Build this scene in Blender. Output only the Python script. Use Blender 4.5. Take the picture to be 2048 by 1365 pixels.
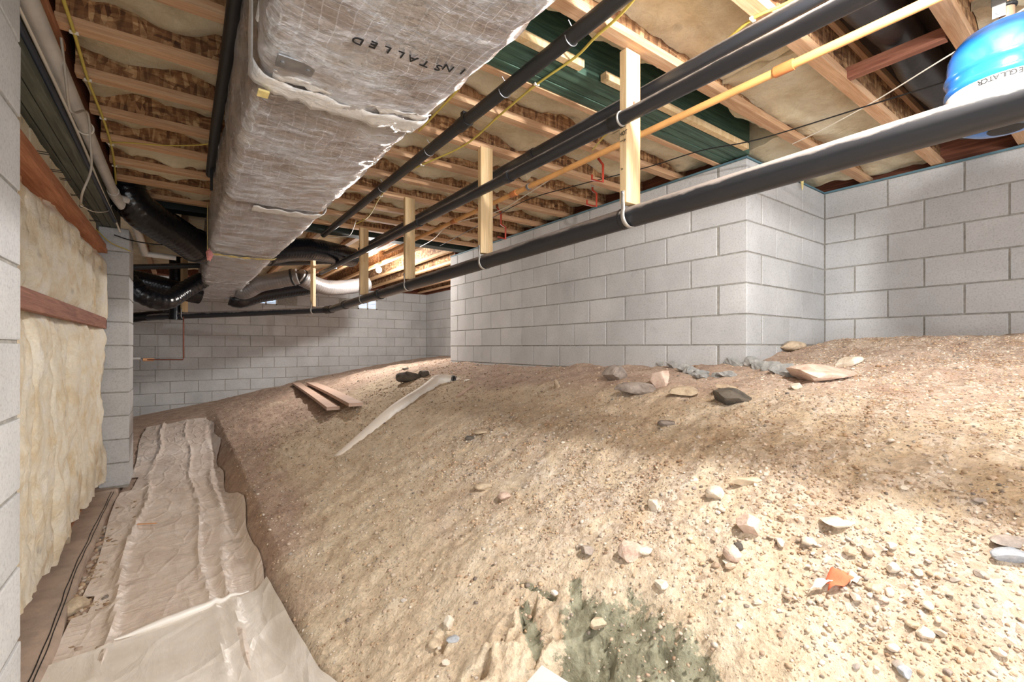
import bpy, bmesh, math, random
import numpy as np
from mathutils import Vector, Matrix, Euler

for o in list(bpy.data.objects):
    bpy.data.objects.remove(o, do_unlink=True)
C = bpy.context.scene.collection
SC = bpy.context.scene
rnd = random.Random(7)
PI = math.pi

# ------------------------------------------------------------------ camera, world, lights, exposure
# world frame: eye at the origin, Z up, Y along the long block wall, X towards it
YAW = math.atan(659 / 917)
FPX = 917.0
cam_d = bpy.data.cameras.new('camera')
cam_d.sensor_width = 36.0
cam_d.lens = 36.0 * FPX / 2048
cam_d.shift_y = 12.5 / 2048
cam_d.clip_start = 0.02
cam = bpy.data.objects.new('camera', cam_d)
cam.rotation_euler = (PI / 2, 0, -YAW)
C.objects.link(cam)
SC.camera = cam

world = bpy.data.worlds.new('world')
SC.world = world
world.use_nodes = True
bg = world.node_tree.nodes['Background']
bg.inputs['Color'].default_value = (0.93, 0.96, 1.0, 1)
bg.inputs['Strength'].default_value = 0.45

def light(name, kind, loc, energy, color, size=0.1, rot=(0, 0, 0), size_y=None):
    d = bpy.data.lights.new(name, kind)
    d.energy = energy
    d.color = color
    if kind == 'AREA':
        d.size = size
        if size_y:
            d.shape = 'RECTANGLE'
            d.size_y = size_y
    else:
        d.shadow_soft_size = size
    o = bpy.data.objects.new(name, d)
    o.location = loc
    o.rotation_euler = rot
    C.objects.link(o)
    return o

NEAR_BULB = (1.42, 0.10, 1.16)
FAR_BULB = (2.40, 6.78, 1.166)
light('near_bulb_light', 'POINT', NEAR_BULB, 104, (1.0, 0.97, 0.93), 0.045)
light('far_bulb_light', 'POINT', FAR_BULB, 105, (1.0, 0.96, 0.91), 0.04)
# cool fill panel added behind the camera to lift the shadows, no seen source
light('camera_fill', 'AREA', (1.2, -1.65, -.1), 52, (0.95, 0.97, 1.0), 4.2, (math.radians(98), 0, 0), 1.9)

vs = SC.view_settings
vs.view_transform = 'Standard'
vs.look = 'None'
vs.gamma = 1.0
vs.use_curve_mapping = False
vs.exposure = 1.0
SC.cycles.max_bounces = 8
SC.cycles.diffuse_bounces = 5
SC.cycles.sample_clamp_indirect = 6.0
SC.cycles.use_denoising = True

# ------------------------------------------------------------------ pixel -> place helpers
FX, FY = math.sin(YAW), math.cos(YAW)
def ray(px, py):
    t = (px - 1024) / FPX
    u = (695 - py) / FPX
    return Vector((FX + FY * t, FY - FX * t, u))
def W(px, py, X=None, Y=None, z=None, d=None):
    r = ray(px, py)
    s = d if d is not None else X / r.x if X is not None else Y / r.y if Y is not None else z / r.z
    return r * s

# ------------------------------------------------------------------ noise (numpy value noise)
_tab = np.random.RandomState(11).rand(256, 256)
def vn(x, y, s=0):
    x = np.asarray(x, float) + 37.3 * s; y = np.asarray(y, float) + 11.7 * s
    xi = np.floor(x).astype(int); yi = np.floor(y).astype(int)
    fx = x - xi; fy = y - yi
    fx = fx * fx * (3 - 2 * fx); fy = fy * fy * (3 - 2 * fy)
    a = _tab[xi & 255, yi & 255]; b = _tab[(xi + 1) & 255, yi & 255]
    c = _tab[xi & 255, (yi + 1) & 255]; d = _tab[(xi + 1) & 255, (yi + 1) & 255]
    return (a * (1 - fx) + b * fx) * (1 - fy) + (c * (1 - fx) + d * fx) * fy * 1.0 - 0.5
def fbm(x, y, s=0, oct=3):
    v = 0; a = 1
    for k in range(oct):
        v = v + a * vn(x * 2 ** k, y * 2 ** k, s + k); a *= 0.5
    return v
def sstep(a, b, x):
    t = np.clip((np.asarray(x, float) - a) / (b - a), 0, 1)
    return t * t * (3 - 2 * t)

# ------------------------------------------------------------------ ground height
def H0(X, Y):
    X = np.asarray(X, float); Y = np.asarray(Y, float)
    near = np.interp(X, [-2, -.42, .30, .42, 1.0, 1.8, 2.4, 3.0, 3.6, 4.4],
                     [-1.26, -1.27, -1.25, -1.15, -.86, -.43, -.25, -.10, .0, .03])
    mid = np.interp(X, [-2, -.42, .30, .42, 1.0, 1.8, 2.4, 3.0, 4.4],
                    [-1.26, -1.26, -1.25, -1.06, -.86, -.50, -.32, -.19, -.10])
    far = np.interp(X, [-2, -.7, .5, 1.9, 2.9, 4.7], [-1.2, -1.17, -.97, -.67, -.49, -.21])
    a = sstep(1.4, 3.6, Y)
    b = sstep(5.4, 9.9, Y)
    h = near * (1 - a) + mid * a
    h = h * (1 - b) + far * b
    h = h + 0.05 * sstep(3.1, 3.9, X) * (1 - sstep(1.2, 1.6, Y))
    slope = sstep(.35, .8, X)
    h = h + slope * 0.07 * vn(X * 1.3, Y * 1.3, 3) * (1 - .5 * sstep(2.4, 2.9, X))
    h = h + slope * 0.03 * vn(X * 3.7, Y * 3.7, 4)
    # hole scraped in the slope in front of the camera
    px_, py_ = X - .80, Y - .92
    q = (px_ / .17) ** 2 + (py_ / .15) ** 2
    h = h - .085 * np.exp(-q * q)
    px_, py_ = X - 1.0, Y - 1.15
    q = ((px_ * .8 + py_ * .6) / .10) ** 2 + ((py_ * .8 - px_ * .6) / .24) ** 2
    h = h - .03 * np.exp(-q)
    # undercut hollow below the broken footing
    return h
def H(x, y):
    return float(H0(x, y))
def G(px, py, up=0.0):
    r = ray(px, py)
    s = 0.35
    while s < 14:
        p = r * s
        if p.z < H(p.x, p.y):
            break
        s += 0.03
    lo, hi = s - 0.03, s
    for _ in range(12):
        m = (lo + hi) / 2
        p = r * m
        if p.z < H(p.x, p.y): hi = m
        else: lo = m
    p = r * hi
    return Vector((p.x, p.y, H(p.x, p.y) + up))

# ------------------------------------------------------------------ object helpers
def tag(o, label, cat, group=None, kind=None):
    if label: o['label'] = label
    if cat: o['category'] = cat
    if group: o['group'] = group
    if kind: o['kind'] = kind
    return o
def thing(name, label, cat, loc=(0, 0, 0), group=None):
    o = bpy.data.objects.new(name, None)
    o.empty_display_size = .05
    o.location = loc
    C.objects.link(o)
    return tag(o, label, cat, group)
def wloc(o):
    v = Vector(o.location)
    while o.parent:
        o = o.parent
        v += Vector(o.location)
    return v
class MB:
    def __init__(s): s.v = []; s.f = []
    def add(s, vs_, fs_):
        b = len(s.v); s.v += [tuple(v) for v in vs_]; s.f += [tuple(i + b for i in f) for f in fs_]; return s
    def box(s, lo, hi, M=None):
        x0, y0, z0 = lo; x1, y1, z1 = hi
        vs_ = [Vector(p) for p in ((x0,y0,z0),(x1,y0,z0),(x1,y1,z0),(x0,y1,z0),(x0,y0,z1),(x1,y0,z1),(x1,y1,z1),(x0,y1,z1))]
        if M is not None: vs_ = [M @ v for v in vs_]
        return s.add(vs_, [(0,3,2,1),(4,5,6,7),(0,1,5,4),(1,2,6,5),(2,3,7,6),(3,0,4,7)])
    def tube(s, path, r, n=12, caps=True):
        path = [Vector(p) for p in path]
        m = len(path)
        rs = r if isinstance(r, (list, tuple)) else [r] * m
        tang = [(path[min(i + 1, m - 1)] - path[max(i - 1, 0)]).normalized() for i in range(m)]
        ref = Vector((0, 0, 1)) if abs(tang[0].z) < .9 else Vector((1, 0, 0))
        u = tang[0].cross(ref).normalized()
        vs_ = []
        for i in range(m):
            u = (u - tang[i] * u.dot(tang[i])).normalized()
            w = tang[i].cross(u)
            for k in range(n):
                a = 2 * PI * k / n
                vs_.append(path[i] + (u * math.cos(a) + w * math.sin(a)) * rs[i])
        fs_ = [(i*n+k, i*n+(k+1)%n, (i+1)*n+(k+1)%n, (i+1)*n+k) for i in range(m-1) for k in range(n)]
        if caps:
            fs_ += [tuple(range(n))[::-1], tuple((m-1)*n+k for k in range(n))]
        return s.add(vs_, fs_)
    def grid(s, P):
        a, b = len(P), len(P[0])
        return s.add([p for row in P for p in row], [(i*b+j, (i+1)*b+j, (i+1)*b+j+1, i*b+j+1) for i in range(a-1) for j in range(b-1)])
    def data(s, name, off=(0, 0, 0), smooth=False):
        me = bpy.data.meshes.new(name)
        ox, oy, oz = off
        me.from_pydata([(x-ox, y-oy, z-oz) for x, y, z in s.v], [], s.f)
        if smooth:
            me.shade_smooth() if hasattr(me, 'shade_smooth') else None
            try: me.set_sharp_from_angle(angle=math.radians(50))
            except Exception: pass
        me.update()
        return me
    def build(s, name, mat, parent=None, smooth=False, bevel=0, loc=None):
        off = wloc(parent) if parent else Vector((0, 0, 0))
        at = Vector(loc) if loc is not None else off
        me = s.data(name, at, smooth)
        if bevel:
            bm = bmesh.new(); bm.from_mesh(me)
            bmesh.ops.bevel(bm, geom=bm.edges[:], offset=bevel, segments=2, affect='EDGES', profile=.5)
            bm.to_mesh(me); bm.free()
        me.materials.append(mat)
        o = bpy.data.objects.new(name, me)
        C.objects.link(o)
        if parent: o.parent = parent
        o.location = at - off
        return o
def inst(src, name, parent, loc, rot=None, scale=None, mesh=None):
    o = src.copy() if src else bpy.data.objects.new(name, mesh)
    o.name = name
    C.objects.link(o)
    o.parent = parent
    o.location = loc
    if rot is not None: o.rotation_euler = rot
    if scale is not None: o.scale = scale
    return o
def smooth_path(pts, n=8):
    pts = [Vector(p) for p in pts]
    P = [pts[0] * 2 - pts[1]] + pts + [pts[-1] * 2 - pts[-2]]
    out = []
    for i in range(1, len(P) - 2):
        p0, p1, p2, p3 = P[i-1], P[i], P[i+1], P[i+2]
        for k in range(n):
            t = k / n
            out.append(.5 * ((2*p1) + (p2-p0)*t + (2*p0-5*p1+4*p2-p3)*t*t + (3*p1-p0-3*p2+p3)*t**3))
    out.append(pts[-1])
    return out

# ------------------------------------------------------------------ materials
class NT:
    def __init__(s, name):
        s.m = bpy.data.materials.new(name); s.m.use_nodes = True
        s.t = s.m.node_tree; s.b = s.t.nodes['Principled BSDF']
        s.pos = s.n('ShaderNodeNewGeometry').outputs['Position']
    def n(s, k, **kw):
        x = s.t.nodes.new(k)
        for a, b in kw.items(): setattr(x, a, b)
        return x
    def L(s, a, b): s.t.links.new(a, b)
    def map(s, vec, scale=(1, 1, 1), rot=(0, 0, 0)):
        m = s.n('ShaderNodeMapping'); s.L(vec, m.inputs['Vector'])
        m.inputs['Scale'].default_value = scale; m.inputs['Rotation'].default_value = rot
        return m.outputs['Vector']
    def noise(s, scale, vec=None, detail=4, rough=.6, dist=0):
        x = s.n('ShaderNodeTexNoise'); s.L(vec or s.pos, x.inputs['Vector'])
        x.inputs['Scale'].default_value = scale; x.inputs['Detail'].default_value = detail
        x.inputs['Roughness'].default_value = rough; x.inputs['Distortion'].default_value = dist
        return x.outputs['Fac']
    def voro(s, scale, vec=None, feat='F1', out='Distance', rnd_=1):
        x = s.n('ShaderNodeTexVoronoi', feature=feat); s.L(vec or s.pos, x.inputs['Vector'])
        x.inputs['Scale'].default_value = scale
        if 'Randomness' in x.inputs: x.inputs['Randomness'].default_value = rnd_
        return x.outputs[out]
    def ramp(s, fac, stops):
        r = s.n('ShaderNodeValToRGB'); s.L(fac, r.inputs['Fac'])
        e = r.color_ramp.elements
        while len(e) < len(stops): e.new(.5)
        for k, (p, c) in enumerate(stops):
            e[k].position = p
            e[k].color = (*c, 1) if isinstance(c, tuple) else (c, c, c, 1)
        return r.outputs['Color']
    def mix(s, fac, a, b, mode='MIX'):
        m = s.n('ShaderNodeMix', data_type='RGBA', blend_type=mode)
        for sock, v in ((m.inputs[0], fac), (m.inputs[6], a), (m.inputs[7], b)):
            if isinstance(v, (int, float)): sock.default_value = v
            elif isinstance(v, tuple): sock.default_value = (*v, 1)
            else: s.L(v, sock)
        return m.outputs[2]
    def math(s, op, a, b=0.0):
        m = s.n('ShaderNodeMath', operation=op)
        for sock, v in ((m.inputs[0], a), (m.inputs[1], b)):
            if isinstance(v, (int, float)): sock.default_value = v
            else: s.L(v, sock)
        return m.outputs[0]
    def attr(s, name):
        a = s.n('ShaderNodeAttribute'); a.attribute_name = name
        return a.outputs['Fac']
    def rand(s): return s.n('ShaderNodeObjectInfo').outputs['Random']
    def island(s): return s.n('ShaderNodeNewGeometry').outputs['Random Per Island']
    def bump(s, h, strength=.5, dist=.01, prev=None):
        b = s.n('ShaderNodeBump'); s.L(h, b.inputs['Height'])
        b.inputs['Strength'].default_value = strength; b.inputs['Distance'].default_value = dist
        if prev: s.L(prev, b.inputs['Normal'])
        return b.outputs['Normal']
    def done(s, col=None, rough=.8, metal=0.0, normal=None, **kw):
        for key, v in (('Base Color', col), ('Roughness', rough), ('Metallic', metal)):
            if v is None: continue
            if isinstance(v, (int, float)): s.b.inputs[key].default_value = v
            elif isinstance(v, tuple): s.b.inputs[key].default_value = (*v, 1)
            else: s.L(v, s.b.inputs[key])
        if normal: s.L(normal, s.b.inputs['Normal'])
        for k, v in kw.items(): s.b.inputs[k].default_value = v
        return s.m
def rgb(r, g, b):
    f = lambda c: ((c / 255 + .055) / 1.055) ** 2.4 if c > 10 else c / 255 / 12.92
    return (f(r), f(g), f(b))

def block_mat(name, base, var=.12):
    t = NT(name)
    c = t.ramp(t.noise(2.2, detail=5), [(.3, tuple(x * .86 for x in base)), (.7, tuple(min(1, x * 1.10) for x in base))])
    sp = t.ramp(t.noise(95, detail=3, rough=.8), [(.34, .80), (.46, 1.0), (.62, 1.07)])
    c = t.mix(1.0, c, sp, 'MULTIPLY')
    pits = t.ramp(t.voro(70), [(.06, .45), (.13, 1.0)])
    c = t.mix(.30, c, pits, 'MULTIPLY')
    rr = t.ramp(t.rand(), [(0, 1 - var), (1, 1.0)])
    c = t.mix(1.0, c, rr, 'MULTIPLY')
    st = t.ramp(t.noise(5.5, detail=6, rough=.7), [(.62, 1.0), (.74, .72)])
    c = t.mix(.6, c, st, 'MULTIPLY')
    nb = t.bump(t.noise(140, detail=4), .35, .004)
    nb = t.bump(pits, .35, .003, nb)
    return t.done(c, .92, normal=nb)
M = {}
M['block'] = block_mat('concrete_block', rgb(196, 197, 198))
t = NT('mortar')
M['mortar'] = t.done(t.ramp(t.noise(30, detail=5), [(.3, rgb(136, 134, 128)), (.7, rgb(172, 169, 162))]), .95, normal=t.bump(t.noise(70, detail=5), .8, .006))

def wood_mat(name, c1, c2, axis=0, knots=True, scale=9, rough=.75, var=.18):
    t = NT(name)
    sc = [1, 1, 1]; sc = [scale * 1.6] * 3; sc[axis] = scale * .09
    g = t.noise(2.2, t.map(t.pos, tuple(sc)), 6, .65, 1.2)
    c = t.ramp(g, [(.32, c2), (.5, tuple((a + b) / 2 for a, b in zip(c1, c2))), (.64, c1)])
    sc2 = [scale * 14] * 3; sc2[axis] = scale * .5
    c = t.mix(.35, c, t.ramp(t.noise(1.5, t.map(t.pos, tuple(sc2)), 3), [(.35, .55), (.6, 1.0)]), 'MULTIPLY')
    if knots:
        k = t.voro(3.1, t.map(t.pos, tuple(1.0 if i != axis else .55 for i in range(3))))
        c = t.mix(.7, c, t.ramp(k, [(.03, .35), (.07, 1.0)]), 'MULTIPLY')
    c = t.mix(1.0, c, t.ramp(t.rand(), [(0, 1 - var), (1, 1.0)]), 'MULTIPLY')
    return t.done(c, rough, normal=t.bump(g, .25, .003))
M['post'] = wood_mat('pine_post', rgb(240, 214, 170), rgb(222, 186, 134), 2)
M['flange'] = wood_mat('flange_wood', rgb(228, 190, 152), rgb(200, 152, 112), 0, scale=12)
M['flange_y'] = wood_mat('joist_wood', rgb(228, 190, 152), rgb(200, 152, 112), 1, scale=12)
M['pale_y'] = wood_mat('pale_joist_wood', rgb(232, 196, 150), rgb(204, 158, 110), 1, scale=12)
M['orange_y'] = wood_mat('orange_wood', rgb(208, 146, 108), rgb(170, 106, 72), 1, scale=12)
M['ledger'] = wood_mat('ledger_wood', rgb(178, 122, 98), rgb(134, 80, 62), 1, scale=12)
M['oldboard'] = wood_mat('old_board', rgb(226, 198, 180), rgb(200, 166, 146), 0, scale=9)
M['green_x'] = wood_mat('green_treated_x', rgb(92, 124, 106), rgb(48, 74, 62), 0, scale=10, rough=.6)
M['darkgreen_x'] = wood_mat('dark_green_treated_x', rgb(46, 60, 52), rgb(24, 34, 30), 0, scale=10, rough=.6)
M['treated_y'] = wood_mat('treated_y', rgb(120, 124, 112), rgb(80, 84, 74), 1, scale=10)
M['rim'] = wood_mat('rim_wood', rgb(150, 92, 66), rgb(96, 52, 36), 1, scale=10)

t = NT('osb_flakes')     # strand board: stretched flakes in two directions
v1 = t.map(t.pos, (64, 64, 15), (.5, .55, .4)); v2 = t.map(t.pos, (15, 15, 58), (-.4, .7, -.3))
c1 = t.voro(1.0, v1, out='Color'); c2 = t.voro(1.0, v2, out='Color')
f = t.math('MULTIPLY', t.math('ADD', c1, c2), .5)
c = t.ramp(f, [(.15, rgb(92, 60, 40)), (.4, rgb(142, 100, 66)), (.62, rgb(184, 140, 98)), (.85, rgb(222, 188, 142))])
c = t.mix(.6, c, t.ramp(t.noise(18, detail=5, rough=.7), [(.38, .35), (.55, 1.0)]), 'MULTIPLY')
M['osb'] = t.done(c, .8, normal=t.bump(f, .6, .004))

def batt_mat(name, c1, c2, c3, bscale=55):
    t = NT(name)
    c = t.ramp(t.noise(5.5, detail=6, rough=.65), [(.3, c2), (.5, c1), (.72, c3)])
    c = t.mix(.35, c, t.ramp(t.noise(bscale, detail=6, rough=.8, dist=1.5), [(.3, .55), (.6, 1.0)]), 'MULTIPLY')
    c = t.mix(.6, c, t.ramp(t.voro(4.3), [(.04, .55), (.12, 1.0)]), 'MULTIPLY')
    nb = t.bump(t.noise(14, detail=5, dist=1), .7, .02)
    nb = t.bump(t.noise(bscale * 2.2, detail=6, rough=.85, dist=2), .7, .004, nb)
    return t.done(c, .95, normal=nb)
M['batt'] = batt_mat('ceiling_glass_wool', rgb(232, 220, 190), rgb(210, 192, 156), rgb(238, 230, 206))
M['batt_wall'] = batt_mat('wall_glass_wool', rgb(246, 236, 214), rgb(228, 204, 162), rgb(252, 248, 238), 45)

t = NT('foil_jacket')     # reinforced foil: dull metal, scrim lines and wrinkles
wr = t.noise(4.2, t.map(t.pos, (1.0, 5.5, 2)), 8, .70, 1.2)
wr2 = t.noise(34, t.map(t.pos, (1, 2.4, 1)), 5, .75, 2.5)
cr = t.voro(13, t.map(t.pos, (1, 2.2, 1)), 'DISTANCE_TO_EDGE')
sx = t.n('ShaderNodeSeparateXYZ'); t.L(t.pos, sx.inputs[0])
ln = lambda v, k: t.math('LESS_THAN', t.math('FRACT', t.math('MULTIPLY', v, k)), .08)
scrim = t.math('MAXIMUM', ln(t.math('ADD', sx.outputs[0], t.math('MULTIPLY', sx.outputs[2], 1.0)), 30), ln(sx.outputs[1], 44))
c = t.ramp(t.noise(3.1, detail=4, dist=.5), [(.3, rgb(206, 194, 186)), (.5, rgb(232, 226, 222)), (.7, rgb(250, 249, 248))])
c = t.mix(t.math('MULTIPLY', scrim, .85), c, rgb(255, 255, 255))
c = t.mix(.35, c, t.ramp(t.noise(4, t.map(t.pos, (1, 3, 1)), 5, .6), [(.34, rgb(206, 178, 158)), (.62, (1, 1, 1))]), 'MULTIPLY')  # brownish reflections painted into the foil colour as soft noise
nb = t.bump(wr, 1.0, .075); nb = t.bump(t.ramp(cr, [(0, 0.0), (.12, 1.0)]), .35, .006, nb); nb = t.bump(wr2, .9, .010, nb); nb = t.bump(scrim, .4, .001, nb)
rr_ = t.ramp(t.noise(6), [(.3, .12), (.7, .30)])
M['foil'] = t.done(c, rr_, .93, nb)
t = NT('foil_tape')
nb = t.bump(t.noise(22, detail=5, dist=1.5), .9, .012)
M['tape'] = t.done(t.ramp(t.noise(12), [(.3, rgb(225, 225, 225)), (.7, rgb(250, 250, 250))]), .32, .35, nb)

def plain(name, col, rough=.5, metal=0.0, ns=0, dark=.7, bs=0, bstr=.3, **kw):
    t = NT(name)
    c = col
    if ns: c = t.mix(1.0, col, t.ramp(t.noise(ns, detail=5), [(.32, dark), (.62, 1.0)]), 'MULTIPLY')
    nb = t.bump(t.noise(bs, detail=4), bstr, .005) if bs else None
    return t.done(c, rough, metal, nb, **kw)
def dusty(name, base, dust, amt=.9, rough=.42):
    t = NT(name)
    g = t.n('ShaderNodeNewGeometry'); s_ = t.n('ShaderNodeSeparateXYZ'); t.L(g.outputs['Normal'], s_.inputs[0])
    up = t.math('ADD', s_.outputs[2], t.math('MULTIPLY', t.math('SUBTRACT', t.noise(9, t.map(t.pos, (1, .35, 1)), 6, .7), .5), 1.5))
    f = t.math('MULTIPLY', t.ramp(up, [(.30, 0.0), (.62, 1.0)]), amt)
    c = t.mix(f, base, dust)
    r = t.mix(f, (rough,) * 3, (.95,) * 3)
    return t.done(c, r, normal=t.bump(t.noise(60), .1, .002))
M['abs'] = dusty('black_abs', rgb(42, 44, 49), rgb(156, 147, 142), .9, .34)
M['abs_clean'] = dusty('black_abs_clean', rgb(40, 41, 43), rgb(120, 108, 100), .6)
M['abs_fit'] = dusty('black_abs_fitting', rgb(30, 31, 33), rgb(110, 100, 92), .5)
M['cpvc'] = plain('orange_sprinkler_pipe', rgb(226, 168, 104), .45, ns=8, dark=.8)
M['cpvc_dark'] = plain('orange_fitting', rgb(206, 128, 74), .45, ns=8)
M['pvc'] = plain('white_pvc', rgb(206, 204, 200), .4, ns=6, dark=.78)
M['pvc_dirty'] = dusty('white_pvc_dirty', rgb(246, 242, 234), rgb(206, 178, 150), .35, .5)
M['flex'] = plain('black_flex_jacket', rgb(15, 17, 23), .2, 0, bs=26, bstr=.8)
M['flex_grey'] = plain('silver_flex_jacket', rgb(128, 125, 124), .28, .55, bs=24, bstr=.7)
M['yellow'] = plain('yellow_cable', rgb(212, 192, 92), .5, ns=20, dark=.85)
M['white_cable'] = plain('white_cable', rgb(226, 220, 208), .5)
M['grey_cable'] = plain('grey_cable', rgb(168, 160, 148), .6)
M['black_cable'] = plain('black_cable', rgb(26, 26, 28), .5)
M['blue_cable'] = plain('dark_blue_hose', rgb(30, 44, 62), .45)
M['red'] = plain('red_pex', rgb(178, 66, 48), .4)
M['copper'] = plain('copper_pipe', rgb(132, 74, 58), .45, .3, ns=14)
M['brass'] = plain('dull_brass', rgb(170, 142, 118), .5, .3)
M['strap'] = plain('perforated_strap', rgb(214, 214, 212), .35, .6, bs=50)
M['steel'] = plain('galvanized', rgb(170, 172, 176), .4, .8, ns=20)
M['blue_tank'] = plain('blue_tank_paint', rgb(40, 118, 214), .22, .0, **{'Coat Weight': .6})
M['white_label'] = plain('white_label', rgb(214, 214, 212), .5)
M['ink'] = plain('black_ink', rgb(28, 27, 28), .7)
M['ink_blue'] = plain('blue_ink', rgb(40, 130, 196), .6)
M['rubber'] = plain('black_rubber', rgb(22, 22, 24), .5)
M['sealteal'] = plain('sill_seal', rgb(96, 132, 146), .7, ns=12)
M['nail'] = plain('nail_steel', rgb(70, 64, 60), .5, .7)
M['pink'] = plain('pink_glass_wool', rgb(222, 150, 146), .9, ns=20)
M['yellow_wool'] = plain('yellow_wool_edge', rgb(232, 214, 146), .9, ns=30)
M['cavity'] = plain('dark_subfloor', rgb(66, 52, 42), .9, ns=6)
M['footing'] = plain('dusty_footing', rgb(184, 164, 148), .95, ns=7, dark=.72, bs=40, bstr=.6)
M['frame_white'] = plain('window_frame', rgb(206, 204, 200), .5)
M['rag'] = plain('orange_rag', rgb(228, 120, 84), .8, bs=30)
M['rag_white'] = plain('white_rag', rgb(240, 226, 206), .8, bs=30)
M['whiteboard'] = plain('white_board', rgb(236, 226, 216), .7, bs=60, bstr=.1)
M['wrap'] = plain('dark_plastic_wrap', rgb(44, 41, 42), .38, 0, bs=9, bstr=1.0)
M['chip'] = plain('wood_chip', rgb(214, 160, 116), .8)

t = NT('plastic_sheet')
c = t.ramp(t.noise(3.2, t.map(t.pos, (1, .6, 1)), 7, .7), [(.3, rgb(206, 188, 176)), (.5, rgb(226, 212, 200)), (.7, rgb(238, 228, 220))])
c = t.mix(.5, c, t.ramp(t.noise(16, detail=6, rough=.8), [(.3, rgb(176, 146, 124)), (.40, (1, 1, 1))]), 'MULTIPLY')
fold = lambda t, sc, vec: t.ramp(t.voro(sc, vec, 'DISTANCE_TO_EDGE'), [(0, 1.0), (.10, .25), (.5, 0.0)])
nb = t.bump(t.noise(4.5, t.map(t.pos, (2, .8, 1)), 5, .55, .4), .8, .02)
nb = t.bump(fold(t, 5.0, t.map(t.pos, (1.6, .7, 1), (0, 0, .5))), .45, .012, nb)
nb = t.bump(fold(t, 9.0, t.map(t.pos, (.5, 2.2, 1), (0, 0, .35))), .30, .006, nb)
M['poly'] = t.done(c, .42, normal=nb)
M['poly_edge'] = plain('bright_poly_fold', rgb(236, 230, 222), .35, bs=30)
t = NT('plastic_sheet_fresh')
c = t.ramp(t.noise(3.5, detail=6), [(.3, rgb(214, 204, 192)), (.7, rgb(242, 236, 228))])
M['poly2'] = t.done(c, .35, normal=t.bump(fold(t, 4.0, t.map(t.pos, (1.3, .8, 1), (0, 0, .5))), .4, .010, t.bump(t.noise(4, t.map(t.pos, (2, .8, 1)), 5, .55, .4), .6, .02)))

t = NT('dirt')
n1 = t.noise(1.3, detail=6, rough=.6); n2 = t.noise(7, detail=7, rough=.7); n3 = t.noise(60, detail=5, rough=.75)
tan = t.ramp(n2, [(.3, rgb(196, 174, 148)), (.5, rgb(216, 197, 170)), (.7, rgb(228, 213, 190))])
brn = t.ramp(n2, [(.3, rgb(160, 134, 118)), (.55, rgb(192, 168, 150)), (.75, rgb(212, 190, 172))])
mixf = t.ramp(t.math('ADD', t.math('MULTIPLY', n1, .9), t.math('MULTIPLY', t.attr('brown'), .55)), [(.50, 0.0), (.72, 1.0)])
c = t.mix(mixf, tan, brn)
crumbs = t.ramp(t.voro(85, out='Color'), [(.1, .66), (.45, 1.0), (.9, 1.12)])
c = t.mix(.55, c, crumbs, 'MULTIPLY')
c = t.mix(1.0, c, t.ramp(n3, [(.32, .60), (.45, .96), (.65, 1.06)]), 'MULTIPLY')
gv = t.attr('gravel')
gcol = t.ramp(t.voro(58, out='Color'), [(.15, rgb(140, 120, 104)), (.5, rgb(196, 178, 160)), (.85, rgb(226, 216, 206))])
c = t.mix(t.math('MULTIPLY', gv, t.ramp(t.noise(9, detail=4), [(.42, 0.0), (.6, .75)])), c, gcol)
mud = t.ramp(t.math('ADD', t.attr('mud'), t.math('MULTIPLY', t.math('SUBTRACT', t.noise(16, detail=6, rough=.75), .5), 1.5)), [(.42, 0.0), (.52, 1.0)])
mudc = t.ramp(t.noise(20, detail=6), [(.3, rgb(116, 112, 92)), (.55, rgb(150, 148, 126)), (.75, rgb(172, 170, 148))])
c = t.mix(mud, c, mudc)
nb = t.bump(n2, .5, .03); nb = t.bump(n3, .8, .008, nb)
nb = t.bump(t.voro(85), .45, .004, nb)
M['dirt'] = t.done(c, .95, normal=nb)

def stone_mat(name, stops, src='rand'):
    t = NT(name)
    f = t.rand() if src == 'rand' else t.island()
    c = t.ramp(f, stops)
    c = t.mix(.8, c, t.ramp(t.noise(26, detail=6, rough=.7), [(.3, .66), (.6, 1.08)]), 'MULTIPLY')
    c = t.mix(.5, c, t.ramp(t.noise(7, detail=3), [(.35, rgb(214, 180, 140)), (.6, (1, 1, 1))]), 'MULTIPLY')
    return t.done(c, .9, normal=t.bump(t.noise(70, detail=5), .5, .005))
pebstops = [(0, rgb(150, 126, 104)), (.3, rgb(206, 184, 156)), (.55, rgb(190, 170, 154)), (.8, rgb(226, 216, 202)), (1, rgb(120, 110, 102))]
M['pebbles'] = stone_mat('pebbles', pebstops, 'island')
M['stone'] = stone_mat('loose_stone', [(0, rgb(176, 156, 136)), (.35, rgb(212, 196, 178)), (.7, rgb(228, 218, 206)), (1, rgb(176, 168, 162))])
def rockm(name, col, c2=None):
    t = NT(name)
    c = t.ramp(t.noise(14, detail=6, rough=.7), [(.32, c2 or tuple(x * .6 for x in col)), (.58, col)])
    nb = t.bump(t.noise(22, detail=5), .6, .012)
    return t.done(c, .9, normal=t.bump(t.noise(90, detail=4), .4, .003, nb))
M['rock_white'] = rockm('rock_white', rgb(222, 212, 196), rgb(188, 170, 148))
M['rock_pink'] = rockm('rock_pink', rgb(214, 192, 176), rgb(176, 146, 128))
M['rock_tan'] = rockm('rock_tan', rgb(204, 186, 160), rgb(152, 130, 108))
M['rock_grey'] = rockm('rock_grey', rgb(168, 156, 146), rgb(112, 102, 96))
M['rock_dark'] = rockm('rock_dark', rgb(104, 96, 86), rgb(64, 60, 56))
M['rock_bluegrey'] = rockm('rock_bluegrey', rgb(176, 180, 186), rgb(120, 124, 130))
t = NT('rough_concrete')
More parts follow.
